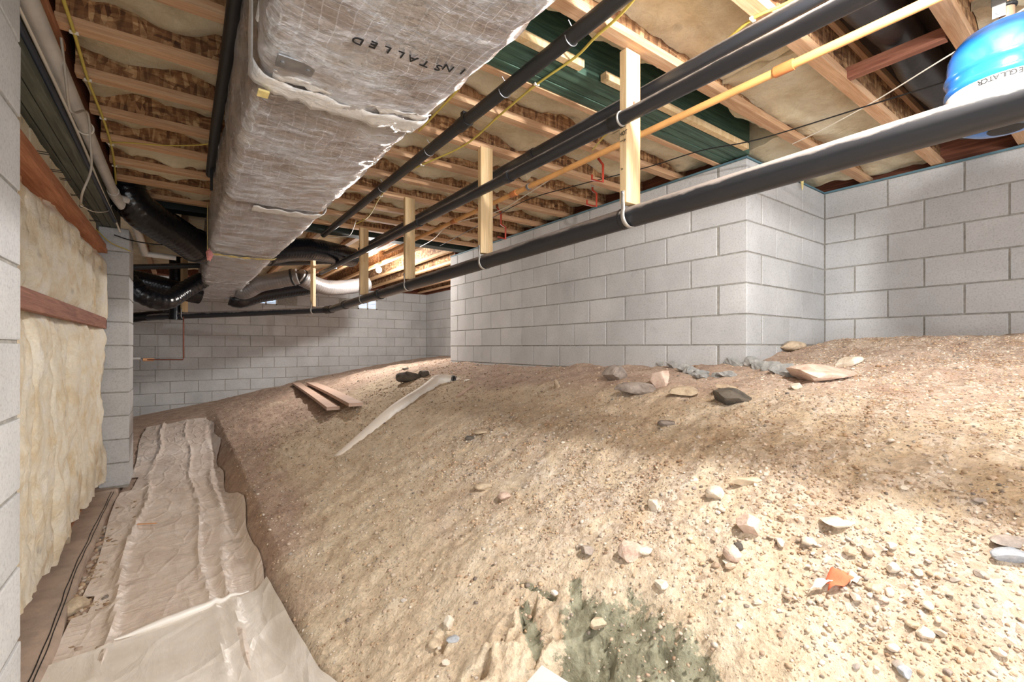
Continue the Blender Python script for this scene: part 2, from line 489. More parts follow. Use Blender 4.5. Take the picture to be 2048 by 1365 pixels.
M['conc'] = t.done(t.ramp(t.noise(20, detail=7, rough=.75), [(.3, rgb(160, 162, 162)), (.46, rgb(204, 205, 203)), (.7, rgb(234, 232, 226))]), .95,
                   normal=t.bump(t.noise(32, detail=7, rough=.8, dist=1), 1.0, .03))
def emis(name, col, s):
    m = bpy.data.materials.new(name); m.use_nodes = True; b = m.node_tree.nodes['Principled BSDF']
    b.inputs['Base Color'].default_value = (*col, 1); b.inputs['Emission Color'].default_value = (*col, 1); b.inputs['Emission Strength'].default_value = s
    return m
M['bulb'] = emis('bulb_glow', (1, .96, .9), 60)
M['pane'] = emis('daylit_pane', (.62, .76, .95), .45)

# ================================================================== FLOOR (dirt slope)
def axis(segs):
    out = []
    for a, b, h in segs:
        n = max(1, int(round((b - a) / h)))
        out += [a + (b - a) * k / n for k in range(n)]
    out.append(segs[-1][1])
    return np.array(out)
gx = axis([(-1.7, -.5, .10), (-.5, .3, .03), (.3, .6, .0125), (.6, 1.35, .0075), (1.35, 2.4, .0125), (2.4, 4.2, .022), (4.2, 4.8, .1)])
gy = axis([(-1.8, -.1, .08), (-.1, .55, .0125), (.55, 1.5, .0075), (1.5, 1.9, .0125), (1.9, 3.4, .02), (3.4, 5.6, .034), (5.6, 10.2, .06)])
GX, GY = np.meshgrid(gx, gy, indexing='ij')
Z = H0(GX, GY)
slope = sstep(.32, .5, GX)
fine = fbm(GX * 11, GY * 11, 5, 3) * .016 + fbm(GX * 38, GY * 38, 8, 2) * .0085
# runnels down the slope
fine = fine + vn(GX * 2.2 + GY * 2.0, GY * 17, 9) * .010 * sstep(.4, 1.2, GX)
# broken edges of the hole
pit = np.exp(-(((GX - .80) / .26) ** 2 + ((GY - .95) / .24) ** 2) ** 2)
fine = fine + pit * (np.round(fbm(GX * 9, GY * 9, 21, 2) * 4) / 4 * .05)
def segd(px_, py_, a, b):
    ax, ay, bx, by = a[0], a[1], b[0], b[1]
    dx, dy = bx - ax, by - ay
    t_ = np.clip(((px_ - ax) * dx + (py_ - ay) * dy) / (dx * dx + dy * dy + 1e-9), 0, 1)
    return np.hypot(px_ - ax - t_ * dx, py_ - ay - t_ * dy)
ms = [(G(1150, 1165), G(1165, 1290), .022), (G(1165, 1250), G(1180, 1355), .085), (G(1250, 1250), G(1330, 1350), .10), (G(1190, 1330), G(1330, 1340), .10),
      (G(1190, 1235), G(1290, 1260), .05), (G(1380, 1330), G(1400, 1365), .06), (G(1040, 1165), G(1110, 1190), .010), (G(1050, 1220), G(1070, 1290), .028), (G(1240, 1215), G(1275, 1235), .02)]
mud = np.zeros_like(GX) - .4
for a, b, r_ in ms:
    mud = np.maximum(mud, 1 - segd(GX, GY, a, b) / (r_ * 1.7))
mud = np.clip(mud, -.4, 1)
Z = Z + fine * (.25 + .75 * slope)
Z = Z - .022 * sstep(.1, .8, mud) + sstep(.2, .6, mud) * (fbm(GX * 22, GY * 22, 41, 3) * .022)
wob = fbm(GX * 16, GY * 16, 51, 3) * .030
for a, b, w_, d_ in (((1066, 1208), (1042, 1262), .008, .030), ((1042, 1262), (1018, 1300), .014, .050), ((1012, 1268), (1000, 1296), .016, .050), ((992, 1300), (962, 1345), .008, .028), ((962, 1345), (936, 1370), .016, .05),
                     ((1092, 1282), (1058, 1330), .008, .030), ((1125, 1320), (1150, 1345), .014, .035), ((1105, 1230), (1120, 1275), .007, .018), ((1200, 1270), (1215, 1330), .007, .016), ((1270, 1280), (1330, 1345), .006, .014),
                     ((884, 1268), (874, 1300), .010, .022), ((1320, 1290), (1390, 1350), .006, .014), ((1165, 1200), (1185, 1240), .007, .016)):
    dd_ = segd(GX, GY, G(*a), G(*b)) + wob
    Z = Z - d_ * np.exp(-(dd_ / w_) ** 2)
    Z = Z + d_ * .35 * np.exp(-((dd_ - w_ * 2.6) / (w_ * 1.2)) ** 2)
n0, n1_ = GX.shape
co = np.stack([GX, GY, Z], -1).reshape(-1, 3).astype(np.float32)
idx = np.arange(n0 * n1_).reshape(n0, n1_)
quads = np.stack([idx[:-1, :-1], idx[1:, :-1], idx[1:, 1:], idx[:-1, 1:]], -1).reshape(-1, 4).astype(np.int32)
me = bpy.data.meshes.new('floor')
me.vertices.add(len(co)); me.vertices.foreach_set('co', co.ravel())
me.loops.add(quads.size); me.loops.foreach_set('vertex_index', quads.ravel())
me.polygons.add(len(quads)); me.polygons.foreach_set('loop_start', np.arange(0, quads.size, 4, dtype=np.int32))
me.polygons.foreach_set('loop_total', np.full(len(quads), 4, dtype=np.int32))
me.update(); me.validate()
me.shade_smooth()
def vattr(name, arr):
    a = me.attributes.new(name, 'FLOAT', 'POINT'); a.data.foreach_set('value', np.ascontiguousarray(arr.ravel(), dtype=np.float32))
vattr('mud', mud)
brown = sstep(2.0, 2.7, GX) * .55 + sstep(4.5, 6.5, GY) * .6 + (1 - sstep(.35, .9, GX)) * .75 * sstep(1.6, 3, GY)
brown = np.clip(brown - .5 * sstep(5, 7, GY) * sstep(2.2, 3, GX), 0, 1) 
vattr('brown', brown)
grav = np.exp(-((GX - 1.55 - .1 * np.sin(GY * 3)) / .42) ** 2) * (1 - sstep(2.6, 3.4, GY)) + sstep(1.9, 2.2, GX) * (1 - sstep(.9, 1.6, GY)) * .8
vattr('gravel', np.clip(grav, 0, 1))
me.materials.append(M['dirt'])
floor = bpy.data.objects.new('floor', me); C.objects.link(floor); floor['kind'] = 'structure'

# ================================================================== BLOCK WALLS
BL, BH, TJ = .4064, .2032, .010
JZ = .015                     # height of the bed joint nearest eye level
def block_mesh(L_, seed, depth=.05, allb=False):
    r_ = random.Random(seed)
    bm = bmesh.new()
    bmesh.ops.create_cube(bm, size=1)
    for v in bm.verts:
        v.co.x *= (L_ - TJ); v.co.y = (v.co.y + .5) * depth; v.co.z *= (BH - TJ)
    front = [e for e in bm.edges if allb or all(v.co.y < 1e-6 for v in e.verts)]
    bmesh.ops.bevel(bm, geom=front, offset=.0045, segments=2, affect='EDGES', profile=.6)
    for v in bm.verts:
        v.co.x += r_.uniform(-.0012, .0012); v.co.z += r_.uniform(-.0012, .0012); v.co.y += r_.uniform(-.0006, .0006)
    m_ = bpy.data.meshes.new('block'); bm.to_mesh(m_); bm.free()
    m_.materials.append(M['block'])
    return m_
BLK = {}
def blk(L_, depth=.05):
    key = (round(L_, 3), depth)
    if key not in BLK: BLK[key] = [block_mesh(key[0], 10 * key[0] + k, depth, depth > .1) for k in range(3)]
    return rnd.choice(BLK[key])
def wall(name, p0, p1, z0, z1, phase=0, thick=.2, zskip=None, holes=(), convex=(False, False), ext=(0, 0), depth=.05, single=False):
    """face from p0 to p1 (xy), the room is on the side of the face's clockwise normal (seen from above p0->p1 room on the right hand)"""
    a = Vector((*p0, 0)); b = Vector((*p1, 0)); d = (b - a); Lw = d.length; d.normalize()
    nrm = Vector((d.y, -d.x, 0))          # towards the room
    ang = math.atan2(d.y, d.x)
    rec = .0055
    mb = MB()
    M_ = Matrix.Translation(a) @ Matrix.Rotation(ang, 4, 'Z')
    # wall body (mortar) recessed behind the blocks' faces; local +y = away from room
    spans = [(0, Lw, z0, z1)]
    for h in holes:
        new = []
        for (s0, s1, q0, q1) in spans:
            if h[0] >= s1 or h[1] <= s0 or h[2] >= q1 or h[3] <= q0: new.append((s0, s1, q0, q1)); continue
            new += [(s0, h[0], q0, q1), (h[1], s1, q0, q1), (h[0], h[1], q0, h[2]), (h[0], h[1], h[3], q1)]
        spans = new
    for (s0, s1, q0, q1) in spans:
        if s1 - s0 > .001 and q1 - q0 > .001:
            e0 = -ext[0] if s0 == 0 else 0; e1 = ext[1] if s1 == Lw else 0
            if convex[0] and s0 == 0: e0 = .2
            if convex[1] and s1 == Lw: e1 = -rec
            if depth > .1: e1 = -.012 if s1 == Lw else e1; e0 = .012 if s0 == 0 else e0
            mb.box((s0 + e0, rec, q0), (s1 + e1, thick - (rec if depth > .1 else 0), q1), M_)
    w = mb.build(name, M['mortar']); w['kind'] = 'structure'
    k0 = math.floor((z0 - JZ) / BH)
    k1 = math.ceil((z1 - JZ) / BH - .02)
    for k in range(k0, k1):
        zb = JZ + k * BH
        zt = zb + BH
        if zt > z1 + .02: continue
        if zb < z0 - .06: continue
        xs = []
        x = 0 if single else -(BL / 2) * ((k + phase) % 2)
        while x < Lw - .01:
            s0, s1 = max(0, x), min(Lw, x + BL)
            half = s1 - s0 < BL * .75
            dp = depth
            if (convex[0] and s0 == 0) or (convex[1] and s1 > Lw - .01):
                if half: x += BL; continue
                dp = .19
            if s1 - s0 > .06: xs.append((s0, s1, dp))
            x += BL
        for s0, s1, dp in xs:
            if dp > .1 and convex[0] and s0 == 0: s0 -= TJ / 2
            if dp > .1 and convex[1] and s1 > Lw - .01: s1 += TJ / 2
            mid = (s0 + s1) / 2
            if zskip and zt < zskip(a + d * mid): continue
            if any(s0 < h[1] - .01 and s1 > h[0] + .01 and zb < h[3] - .01 and zt > h[2] + .01 for h in holes): continue
            o = bpy.data.objects.new('block', blk(s1 - s0, dp))
            C.objects.link(o); o.parent = w
            o.location = a + d * mid - nrm * 0 + Vector((0, 0, (zb + zt) / 2)) + nrm * rnd.uniform(-.001, .0012)
            o.rotation_euler = (0, 0, ang)
    return w
below = lambda off: (lambda p: H(p.x, p.y) - off)
X1, YC, X3, YF = 2.98, 1.53, 2.98 + 3 * .4064, 9.93
TOPZ = JZ + 6 * BH           # 1.234
# room side on the right hand of p0->p1: nrm = (d.y,-d.x)
wall('wall_east', (X1, YC + 10 * BL), (X1, YC), -.35, TOPZ, 0, zskip=below(.05), convex=(False, True))
wall('wall_corner', (X1, YC), (X1 + 3 * BL, YC), -.25, TOPZ, 1, zskip=below(.05), convex=(True, False), ext=(0, .15))
wall('wall_right', (X3, YC), (X3, -1.7), -.2, TOPZ, 1, zskip=below(.05), ext=(.15, 0))
wall('wall_back', (-1.6, YF), (4.66, YF), -1.35, TOPZ, 1, zskip=below(.05), holes=[(1.3-.19+1.6, 1.3+.20+1.6, .825, 1.03), (3.27-.21+1.6, 3.27+.21+1.6, .825, 1.03)], ext=(.15, .15))
wall('wall_far_side', (4.66, YF), (4.66, YC + 10 * BL), -.6, TOPZ, 0, zskip=below(.05), ext=(.15, .15))
wall('wall_return', (4.66, YC + 10 * BL), (X1 + .06, YC + 10 * BL), -.4, TOPZ, 1, zskip=below(.05), ext=(.15, 0))
wall('wall_far_left', (-1.6, 5.7), (-1.6, YF), -1.35, TOPZ, 0, ext=(0, .15))
wall('wall_near_pier', (-.36, 1.81 - 7 * BL), (-.36, 1.81), -1.35, JZ + 5 * BH, 1, depth=.20, convex=(False, False), thick=.2)
wall('wall_far_pier', (-.378, 5.2), (-.378, 5.2 + BL), -1.22, JZ + 5 * BH, 0, depth=.20, thick=.2, single=True)

# teal foam gasket on the wall tops, and the rim boards behind
def trim(name, lo, hi, mat):
    o = MB().box(lo, hi).build(name, mat, bevel=.001); o['kind'] = 'structure'; return o
trim('trim_1', (X3 - .006, -1.7, TOPZ), (X3 + .15, YC + .15, TOPZ + .014), M['sealteal'])
trim('trim_2', (X1 - .004, YC - .004, TOPZ), (X1 + .15, YC + 10 * BL, TOPZ + .012), M['sealteal'])
trim('trim_3', (X1 + .15, YC - .004, TOPZ), (X3 - .006, YC + .15, TOPZ + .012), M['sealteal'])

# ================================================================== CEILING
JB = 1.255                   # underside of the joists
SUB = JB + .241
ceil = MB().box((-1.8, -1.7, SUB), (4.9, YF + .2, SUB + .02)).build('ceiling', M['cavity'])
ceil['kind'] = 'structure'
def flange_box(lo, hi, mat, parent, name='flange'):
    return MB().box(lo, hi).build(name, mat, parent, bevel=.0015)
def ijoist_x(yc, x0, x1):
    j = MB().box((x0, yc - .005, JB + .036), (x1, yc + .005, SUB - .036)).build('joist', M['osb'], ceil)
    flange_box((x0, yc - .029, JB), (x1, yc + .029, JB + .038), M['flange'], j, 'bottom_flange')
    flange_box((x0, yc - .029, SUB - .038), (x1, yc + .029, SUB), M['flange'], j, 'top_flange')
    # stiffener seams in the web
    return j
JY = [3.70 + .4064 * k for k in range(-9, 4)]      # .04 .45 .86 1.26 (1.67 beam) 2.07 ... 4.92
JY = [y for y in JY]
for y in JY:
    if abs(y - 1.668) < .02: continue
    ijoist_x(y, -.40, 4.28 if y < 1.5 else 3.12)
ijoist_x(-.37, -.4, 4.28); ijoist_x(-.78, -.4, 4.28)
# joists beyond the far beam run the other way
for x in [-1.2 + .4064 * k for k in range(15)]:
    if x > 4.6: continue
    y1 = YF + .1
    j = MB().box((x - .005, 5.34, JB + .036), (x + .005, y1, SUB - .036)).build('joist', M['osb'], ceil)
    fm = M['pale_y'] if 1.8 < x < 3.4 else M['flange_y']
    flange_box((x - .029, 5.34, JB), (x + .029, y1, JB + .038), fm, j, 'bottom_flange')
    flange_box((x - .029, 5.34, SUB - .038), (x + .029, y1, SUB), fm, j, 'top_flange')
# rim boards on the walls
for lo, hi in (((X3 + .09, -1.7, TOPZ + .014), (X3 + .12, YC + .1, SUB)), ((X1 + .14, YC + .12, TOPZ + .012), (X1 + .17, 5.6, SUB)),
               ((-1.6, YF + .06, TOPZ), (4.7, YF + .09, SUB)), ((4.70, 5.5, TOPZ), (4.73, YF + .1, SUB)), ((-1.66, 5.4, -1.2), (-1.63, YF, SUB)),
               ((X1 + .1, 5.64, TOPZ), (4.7, 5.67, SUB)), ((-1.6, 5.40, 1.03), (-.46, 5.43, SUB)),
               ((-.46, -1.2, JB + .0), (-.43, 5.5, SUB))):
    MB().box(lo, hi).build('rim_board', M['rim'], ceil, bevel=.002)
# blocking between joists at X=2.54
for ya, yb in ((.455, .861),):
    MB().box((2.52, ya + .03, JB + .002), (2.56, yb - .03, JB + .055)).build('blocking', M['ledger'], ceil, bevel=.002)
# nailing strips
MB().box((-.42, -1.0, JB - .03), (-.392, 2.62, JB)).build('nailing_strip', M['orange_y'], ceil, bevel=.002)
MB().box((.72, 1.475, JB - .004), (1.46, 1.512, JB + .032)).build('nailing_strip', M['post'], ceil, bevel=.002)
MB().box((1.60, 1.475, JB - .004), (2.9, 1.512, JB + .032)).build('nailing_strip', M['post'], ceil, bevel=.002)
MB().box((-.4, 1.722, JB - .002), (3.1, 1.762, JB + .034)).build('nailing_strip', M['flange'], ceil, bevel=.002)

# glass-wool batts between the joists
def batt_x(y0, y1, x0, x1, zb, seed, lump=.03, ragged=.03):
    nx = int((x1 - x0) / .028); ny = 16
    xs = np.linspace(x0, x1, nx); v = np.linspace(0, 1, ny)
    XX, VV = np.meshgrid(xs, v, indexing='ij')
    YY = y0 + (y1 - y0) * VV
    edge = fbm(XX * 5, XX * 0 + seed, seed, 4) * ragged * 2.2
    edge2 = fbm(XX * 6, XX * 0 + seed * 3.1, seed + 3, 4) * ragged * 1.5
    ZZ = zb + fbm(XX * 2.2, YY * 4, seed, 3) * lump * 1.9 + fbm(XX * 13, YY * 13, seed + 2, 3) * .014
    ZZ = ZZ + edge * sstep(.55, 1, VV) + edge2 * sstep(.45, 0, VV) + .012 * (np.abs(VV - .5) * 2) ** 3
    ZZ = np.minimum(ZZ, SUB - .03)
    P = [[(XX[i, j], YY[i, j], ZZ[i, j]) for j in range(ny)] for i in range(nx)]
    mb = MB()
    rows = [[(p[0][0], p[0][1], SUB - .005)] + p + [(p[-1][0], p[-1][1], SUB - .005)] for p in P]
    mb.grid(rows)
    a0 = [(p[0], p[1], SUB - .005) for p in P[0]]; mb.grid([P[0], a0]); a1 = [(p[0], p[1], SUB - .005) for p in P[-1]]; mb.grid([a1, P[-1]])
    return mb
bays = sorted([-.78, -.37] + [y for y in JY])
for i in range(len(bays) - 1):
    y0, y1 = bays[i] + .008, bays[i + 1] - .008
    if abs(bays[i + 1] - 1.668) < .02: y1 = 1.50
    if abs(bays[i] - 1.668) < .02: y0 = 1.765
    xe = 4.26 if y1 < 1.6 else 3.1
    zb = JB + .088 + rnd.uniform(-.012, .012)
    mid = (y0 + y1) / 2
    spans = [(-.40, .9), (.9, 2.2), (2.2, xe)]
    if 1.27 < mid < 1.5: spans = [(-.40, .3), (.55, 2.05), (2.3, 3.6)]
    if .45 < mid < .86: spans = [(-.4, 1.1), (1.1, 1.9)]
    if mid < .455 and mid > .04: spans = [(-.4, 1.3), (1.3, 2.5), (2.7, xe)]
    for s0, s1 in spans:
        z_ = zb + rnd.uniform(-.015, .015)
        if .86 < mid < 1.27: z_ -= .02
        batt_x(y0, y1 if not 1.27 < mid < 1.5 else y1 - .10, s0 + .003, s1 - .003, z_, i * 7 + int(s0 * 10) + 5).build('insulation_batt', M['batt'], ceil, smooth=True)
# batts beyond the far beam (bays run along Y)
def batt_y(x0, x1, y0, y1, zb, seed):
    mb = batt_x(0, x1 - x0, y0, y1, zb, seed)
    mb.v = [(x1 - y, x, z) for x, y, z in mb.v]
    return mb
for k in range(13):
    x0 = -1.2 + .4064 * k
    if 2.0 < x0 < 3.3: continue
    if x0 + .4 > 4.7: continue
    batt_y(x0 + .008, x0 + .398, 5.36, 9.8, JB + .10 + rnd.uniform(-.02, .02), 60 + k).build('insulation_batt', M['batt'], ceil, smooth=True)
# torn wisp of wool hanging over the wall corner
p = W(1605, 345, Y=1.50)
mb = MB(); mb.tube(smooth_path([p + Vector((.02, .03, .07)), p + Vector((0, .01, .0)), p + Vector((-.005, 0, -.06)), p + Vector((-.002, 0, -.13))], 5), [.05, .045, .04, .036, .03, .026, .022, .018, .016, .013, .012, .01, .009, .007, .005, .002], 7)
mb.build('insulation_wisp', M['yellow_wool'], ceil, smooth=True)
batt_x(1.30, 1.66, 3.03, 4.15, JB + .035, 91).build('insulation_batt', M['batt'], ceil, smooth=True)

# ------------------------------------------------------------------ beams
def beam(name, label, plies, mats, bolts=None):
    lo = plies[0][0]
    e = thing(name, label, 'beam', (lo[0], lo[1], lo[2]))
    for (a, b), m_ in zip(plies, mats):
        MB().box(a, b).build('ply', m_, e, bevel=.003)
    return e
beam('timber_beam', 'green stained treated timber beam crossing under the floor joists near the bright post',
     [((-.4, 1.522, JB + .001), (3.0, 1.60, SUB - .002)), ((-.4, 1.604, JB + .004), (3.0, 1.655, SUB - .002)), ((-.4, 1.659, JB + .002), (3.0, 1.718, SUB - .002))], [M['green_x']] * 3)
beam('timber_beam', 'dark green treated timber beam crossing the ceiling just before the glowing bulb',
     [((-.4, 5.14, JB - .01), (3.12, 5.22, SUB - .002)), ((-.4, 5.224, JB - .008), (3.12, 5.31, SUB - .002))], [M['darkgreen_x']] * 2)
e = beam('timber_beam', 'weathered grey-green treated beam resting on the block piers above the wall insulation',
     [((-.603, -.4, 1.034), (-.556, 5.42, JB - .002)), ((-.552, -.4, 1.036), (-.505, 5.40, JB - .002)), ((-.501, -.4, 1.033), (-.454, 5.42, JB - .002))], [M['treated_y']] * 3)

# ================================================================== LEFT FRAMED WALL WITH INSULATION
wl = MB().box((-.80, 1.5, -1.2), (-.74, 5.19, 1.03)).build('wall_left', M['rim']); wl['kind'] = 'structure'
MB().box((-.72, 1.812, .80), (-.520, 5.19, .838)).build('top_plate', M['orange_y'], wl, bevel=.002)
MB().box((-.72, 1.812, .841), (-.528, 5.19, .879)).build('top_plate', M['orange_y'], wl, bevel=.002)
MB().box((-.56, 1.812, .157), (-.522, 5.17, .246)).build('ledger_board', M['ledger'], wl, bevel=.002)
MB().box((-.73, 1.812, -1.2), (-.60, 5.19, -1.185)).build('bottom_plate', M['orange_y'], wl, bevel=.001)
for k in range(9):
    y = 1.87 + .40 * k
    MB().box((-.735, y - .019, -1.185), (-.612, y + .019, .835)).build('stud', M['flange_y'], wl, bevel=.002)
def wall_batt(y0, y1, z0, z1, seed, bulge=.05, xb=-.60):
    ny = 20; nz = int((z1 - z0) / .022)
    mb = MB(); rows = []
    ys = np.linspace(0, 1, ny); zs = np.linspace(z0, z1, nz)
    V_, Z_ = np.meshgrid(ys, zs, indexing='ij')
    Yv = y0 + (y1 - y0) * V_
    prof = np.sqrt(np.clip(1 - (np.abs(V_ - .5) * 2) ** 4, 0, 1))
    Xv = xb + bulge * prof * (1 + .9 * vn(Yv * 3, Z_ * 2.2, seed)) + fbm(Yv * 11, Z_ * 5, seed, 3) * .035 + fbm(Yv * 30, Z_ * 16, seed + 5, 2) * .012
    # dent under the ledger board, ragged bottom edge
    Xv = Xv - .035 * np.exp(-((Z_ - .2) / .07) ** 2)
    Xv = Xv - .07 * sstep(z1 - .10, z1, Z_) * (z1 > .7)
    Xv = np.minimum(Xv, -.512)
    zz = Z_ + (vn(Yv * 9, Yv * 0, seed) * .09) * (1 - sstep(z0, z0 + .25, Z_))
    P = [[(Xv[i, j], Yv[i, j], zz[i, j]) for j in range(nz)] for i in range(ny)]
    back = lambda row: [(xb - .12, p[1], p[2]) for p in row]
    mb.grid([back(P[0])] + P + [back(P[-1])])
    mb.grid([[(p[-1][0], p[-1][1], p[-1][2]) for p in P], [(xb - .12, p[-1][1], p[-1][2]) for p in P]])
    mb.grid([[(xb - .12, p[0][1], p[0][2]) for p in P], [p[0] for p in P]])
    return mb
for k in range(9):
    y0 = 1.82 + .385 * k
    y1 = min(y0 + .392, 5.2)
    if y0 > 5.1: break
    if k == 8: y1 = 5.195
    wall_batt(y0 - .005, y1, -1.10 + rnd.uniform(-.04, .03), .805, 40 + k, .045 + rnd.uniform(0, .03)).build('insulation_batt', M['batt_wall'], wl, smooth=True)
for k in range(9):
    y0 = 1.82 + .40 * k
    if y0 > 5.0: break
    mb = batt_x(0, .10, y0, min(y0 + .37, 5.18), .97, 80 + k, .03, .05)
    mb.v = [(-.59 - (y - .05) * .4, x, .90 + (SUB - z) * .22) for x, y, z in mb.v]
    mb.build('insulation_batt', M['batt'], wl, smooth=True)
for i, (x_, y_) in enumerate(((62, 300), (95, 338), (118, 356), (140, 388), (158, 412), (178, 440))):
    p = W(x_, y_, X=-.57)
    for q in range(2):
        MB().tube([p + Vector((.0, q * .03, 0)), p + Vector((.055, q * .03 + .01, .004))], .0022, 6).build('nail', M['nail'], wl)

# concrete footing ledge along the framed wall
ft = MB()
rows = []
for i in range(70):
    y = -.9 + i * .09
    x1 = -.445 + .012 * float(vn(y * 3, 1.0)) + .03 * (1 - float(sstep(2.4, 3.6, y)))
    rows.append([(-1.0, y, -1.45), (-1.0, y, -1.205), (-.72, y, -1.203), (-.56, y, -1.205 + .006 * float(vn(y * 5, 4.))), (x1 - .02, y, -1.21), (x1 - .004, y, -1.222 + .01 * float(vn(y * 8, 2.))), (x1, y, -1.45)])
ft.grid(rows)
o = ft.build('trim_4', M['footing'], smooth=True); o['kind'] = 'structure'
crack = MB()
for dx, r_ in ((-.030, .0022), (-.016, .0018)):
    crack.tube([(-.452 + .03 * (1 - float(sstep(2.4, 3.6, y))) + dx + .008 * float(vn(y * 7, dx * 90)), y, -1.2085) for y in np.arange(.8, 5.1, .06)], r_, 6)
o2 = crack.build('crack_line', M['ink'], o)  # thin dark tubes drawn for the crack line near the footing edge

# ================================================================== PLASTIC SHEETS ON THE TRENCH FLOOR
def sheet(xf0, xf1, y0, y1, lift, seed, ny, nx=46, amp=1.0):
    ys = np.linspace(y0, y1, ny); u = np.linspace(0, 1, nx)
    YY, UU = np.meshgrid(ys, u, indexing='ij')
    A = np.vectorize(xf0)(YY); B = np.vectorize(xf1)(YY)
    XX = A + (B - A) * UU
    wav = .020 * np.abs(vn(XX * 7 + YY * 2.2, YY * 3.2, seed)) + .012 * vn(XX * 3, YY * 9, seed + 1) + .006 * fbm(XX * 22 + YY * 6, YY * 12, seed + 2, 2)
    # long ridges
    for q, (rx, sl, hh, ww) in enumerate(((-.27, .01, .028, .018), (.10, -.012, .022, .012), (.20, .015, .026, .02))):
        rr = XX - (rx + sl * (YY - 3) + .02 * np.sin(YY * 3 + q))
        wav = wav + hh * np.exp(-(rr / ww) ** 2) * (.4 + .6 * (vn(YY * 1.3, YY * 0, seed + q) > -.05))
    ZZ = np.maximum(H0(XX, YY), -1.262) + lift + wav * amp
    return XX, YY, ZZ
def sheet_obj(arrs, thick=.0015):
    XX, YY, ZZ = arrs
    n_, m_ = XX.shape
    top = [[(XX[i, j], YY[i, j], ZZ[i, j]) for j in range(m_)] for i in range(n_)]
    mb = MB(); mb.grid([r[::-1] for r in top])
    bot = [[(x, y, z - thick) for x, y, z in r] for r in top]
    mb.grid(bot)
    for a, b in ((top[0], bot[0]), (bot[-1], top[-1])): mb.grid([a[::-1], b[::-1]])
    mb.grid([[r[0] for r in top], [r[0] for r in bot]]); mb.grid([[r[-1] for r in bot], [r[-1] for r in top]])
    return mb
xl = lambda y: -.42 + (.07 * (y > 5.15) * (y < 5.65)) + .02 * math.sin(y * 2.3) + (.05 if 2.9 < y < 3.1 else 0)
xr = lambda y: .33 + .03 * math.sin(y * 1.9 + 1) + .02 * math.sin(y * 5.1)
arr = sheet(xl, xr, 1.2, 8.35, .012, 2, 260)
s1 = sheet_obj(arr).build('plastic_sheet', M['poly'], None, smooth=True, loc=(0, 4.5, -1.25))
tag(s1, 'long dusty beige plastic sheet covering the trench floor beside the block pier', 'plastic sheet')
xr2 = lambda y: .345 + .06 * (2.5 - y) + .15 * max(0, 1.7 - y)
xl2 = lambda y: -.43 + .05 * (2.5 - y)
arr = sheet(xl2, xr2, .9, 2.5, .034, 6, 70, 40, .6)
XX, YY, ZZ = arr
YY += (XX + .3) * .16 * sstep(2.0, 2.5, YY)
s2 = thing('plastic_sheet', 'cleaner translucent plastic sheet overlapping the long one, with a white folded edge', 'plastic sheet', (0, 2, -1.25))
sheet_obj((XX, YY, ZZ)).build('sheet', M['poly2'], s2, smooth=True)
pts = [Vector((float(XX[-1, j]), float(YY[-1, j]) + .004, float(ZZ[-1, j]) + .008)) for j in range(10, 36)]
MB().tube(pts, [max(.002, .016 * math.sin(min(1, k / 24) * PI) + .003) for k in range(len(pts))], 8).build('folded_edge', M['poly_edge'], s2, smooth=True)

# ================================================================== FOIL DUCT
DX0, DX1, DZ0, DZ1 = .185, .683, .80, 1.25
def duct_ring(y, grow, zdrop=0, n=64, shrink=0.0):
    """rounded rectangle section at y"""
    x0, x1, z0, z1 = DX0 - grow + shrink * .5, DX1 + grow - shrink, DZ0 - grow * .7 - zdrop, DZ1
    r_ = .045
    pts = []
    per = [((x0 + r_, z0), (x1 - r_, z0)), ((x1, z0 + r_), (x1, z1 - r_)), ((x1 - r_, z1), (x0 + r_, z1)), ((x0, z1 - r_), (x0, z0 + r_))]
    cen = [((x1 - r_, z0 + r_), -PI/2), ((x1 - r_, z1 - r_), 0), ((x0 + r_, z1 - r_), PI/2), ((x0 + r_, z0 + r_), PI)]
    cnt = [22, 14, 5, 14]
    for (a, b), (c, a0), k in zip(per, cen, cnt):
        for i in range(k):
            t_ = i / (k - 1)
            pts.append((a[0] + (b[0] - a[0]) * t_, a[1] + (b[1] - a[1]) * t_))
        for i in range(1, 4):
            an = a0 + PI / 2 * i / 4
            pts.append((c[0] + r_ * math.cos(an), c[1] + r_ * math.sin(an)))
    return pts
def duct_section(ya, yb, seed, g0=0.0, zd=0.0, tail=0.0, drop2=0.0, step=.022):
    rows = []
    n_ = int((yb - ya) / step)
    for i in range(n_ + 1):
        y = ya + (yb - ya) * i / n_
        e = min(y - ya, yb - y)
        bulge = g0 + .012 * (1 - math.exp(-e / .12)) - .010 * math.exp(-e / .05)
        row = []
        ring = duct_ring(y, bulge, zd + drop2 * (y - ya) / (yb - ya), shrink=tail * (y - ya) / (yb - ya))
        cx, cz = (DX0 + DX1) / 2, (DZ0 + DZ1) / 2
        for k, (x, z) in enumerate(ring):
            w_ = float(fbm(np.array(x * 7 + y * 5), np.array(y * 9 + z * 6), seed, 3)) * .020 + float(vn(np.array(k * .45 + y * 7), np.array(y * 22), seed + 4)) * .006
            sag = .010 * math.sin(PI * min(1, max(0, (x - DX0) / (DX1 - DX0)))) if z < DZ0 + .05 else 0
            dx_, dz_ = x - cx, z - cz
            l_ = math.hypot(dx_, dz_)
            row.append((x + dx_ / l_ * w_, y, min(1.252, z + dz_ / l_ * w_ - sag)))
        row.append(row[0])
        rows.append(row)
    mb = MB(); mb.grid([r[::-1] for r in rows])
    mb.add(rows[0], [tuple(range(len(rows[0]) - 1))]); mb.add(rows[-1], [tuple(range(len(rows[-1]) - 1))[::-1]])
    return mb
duct = thing('foil_wrapped_duct', 'large rectangular air duct wrapped in crinkled silver foil insulation under the joists', 'air duct', (.43, 3.5, 0.8))
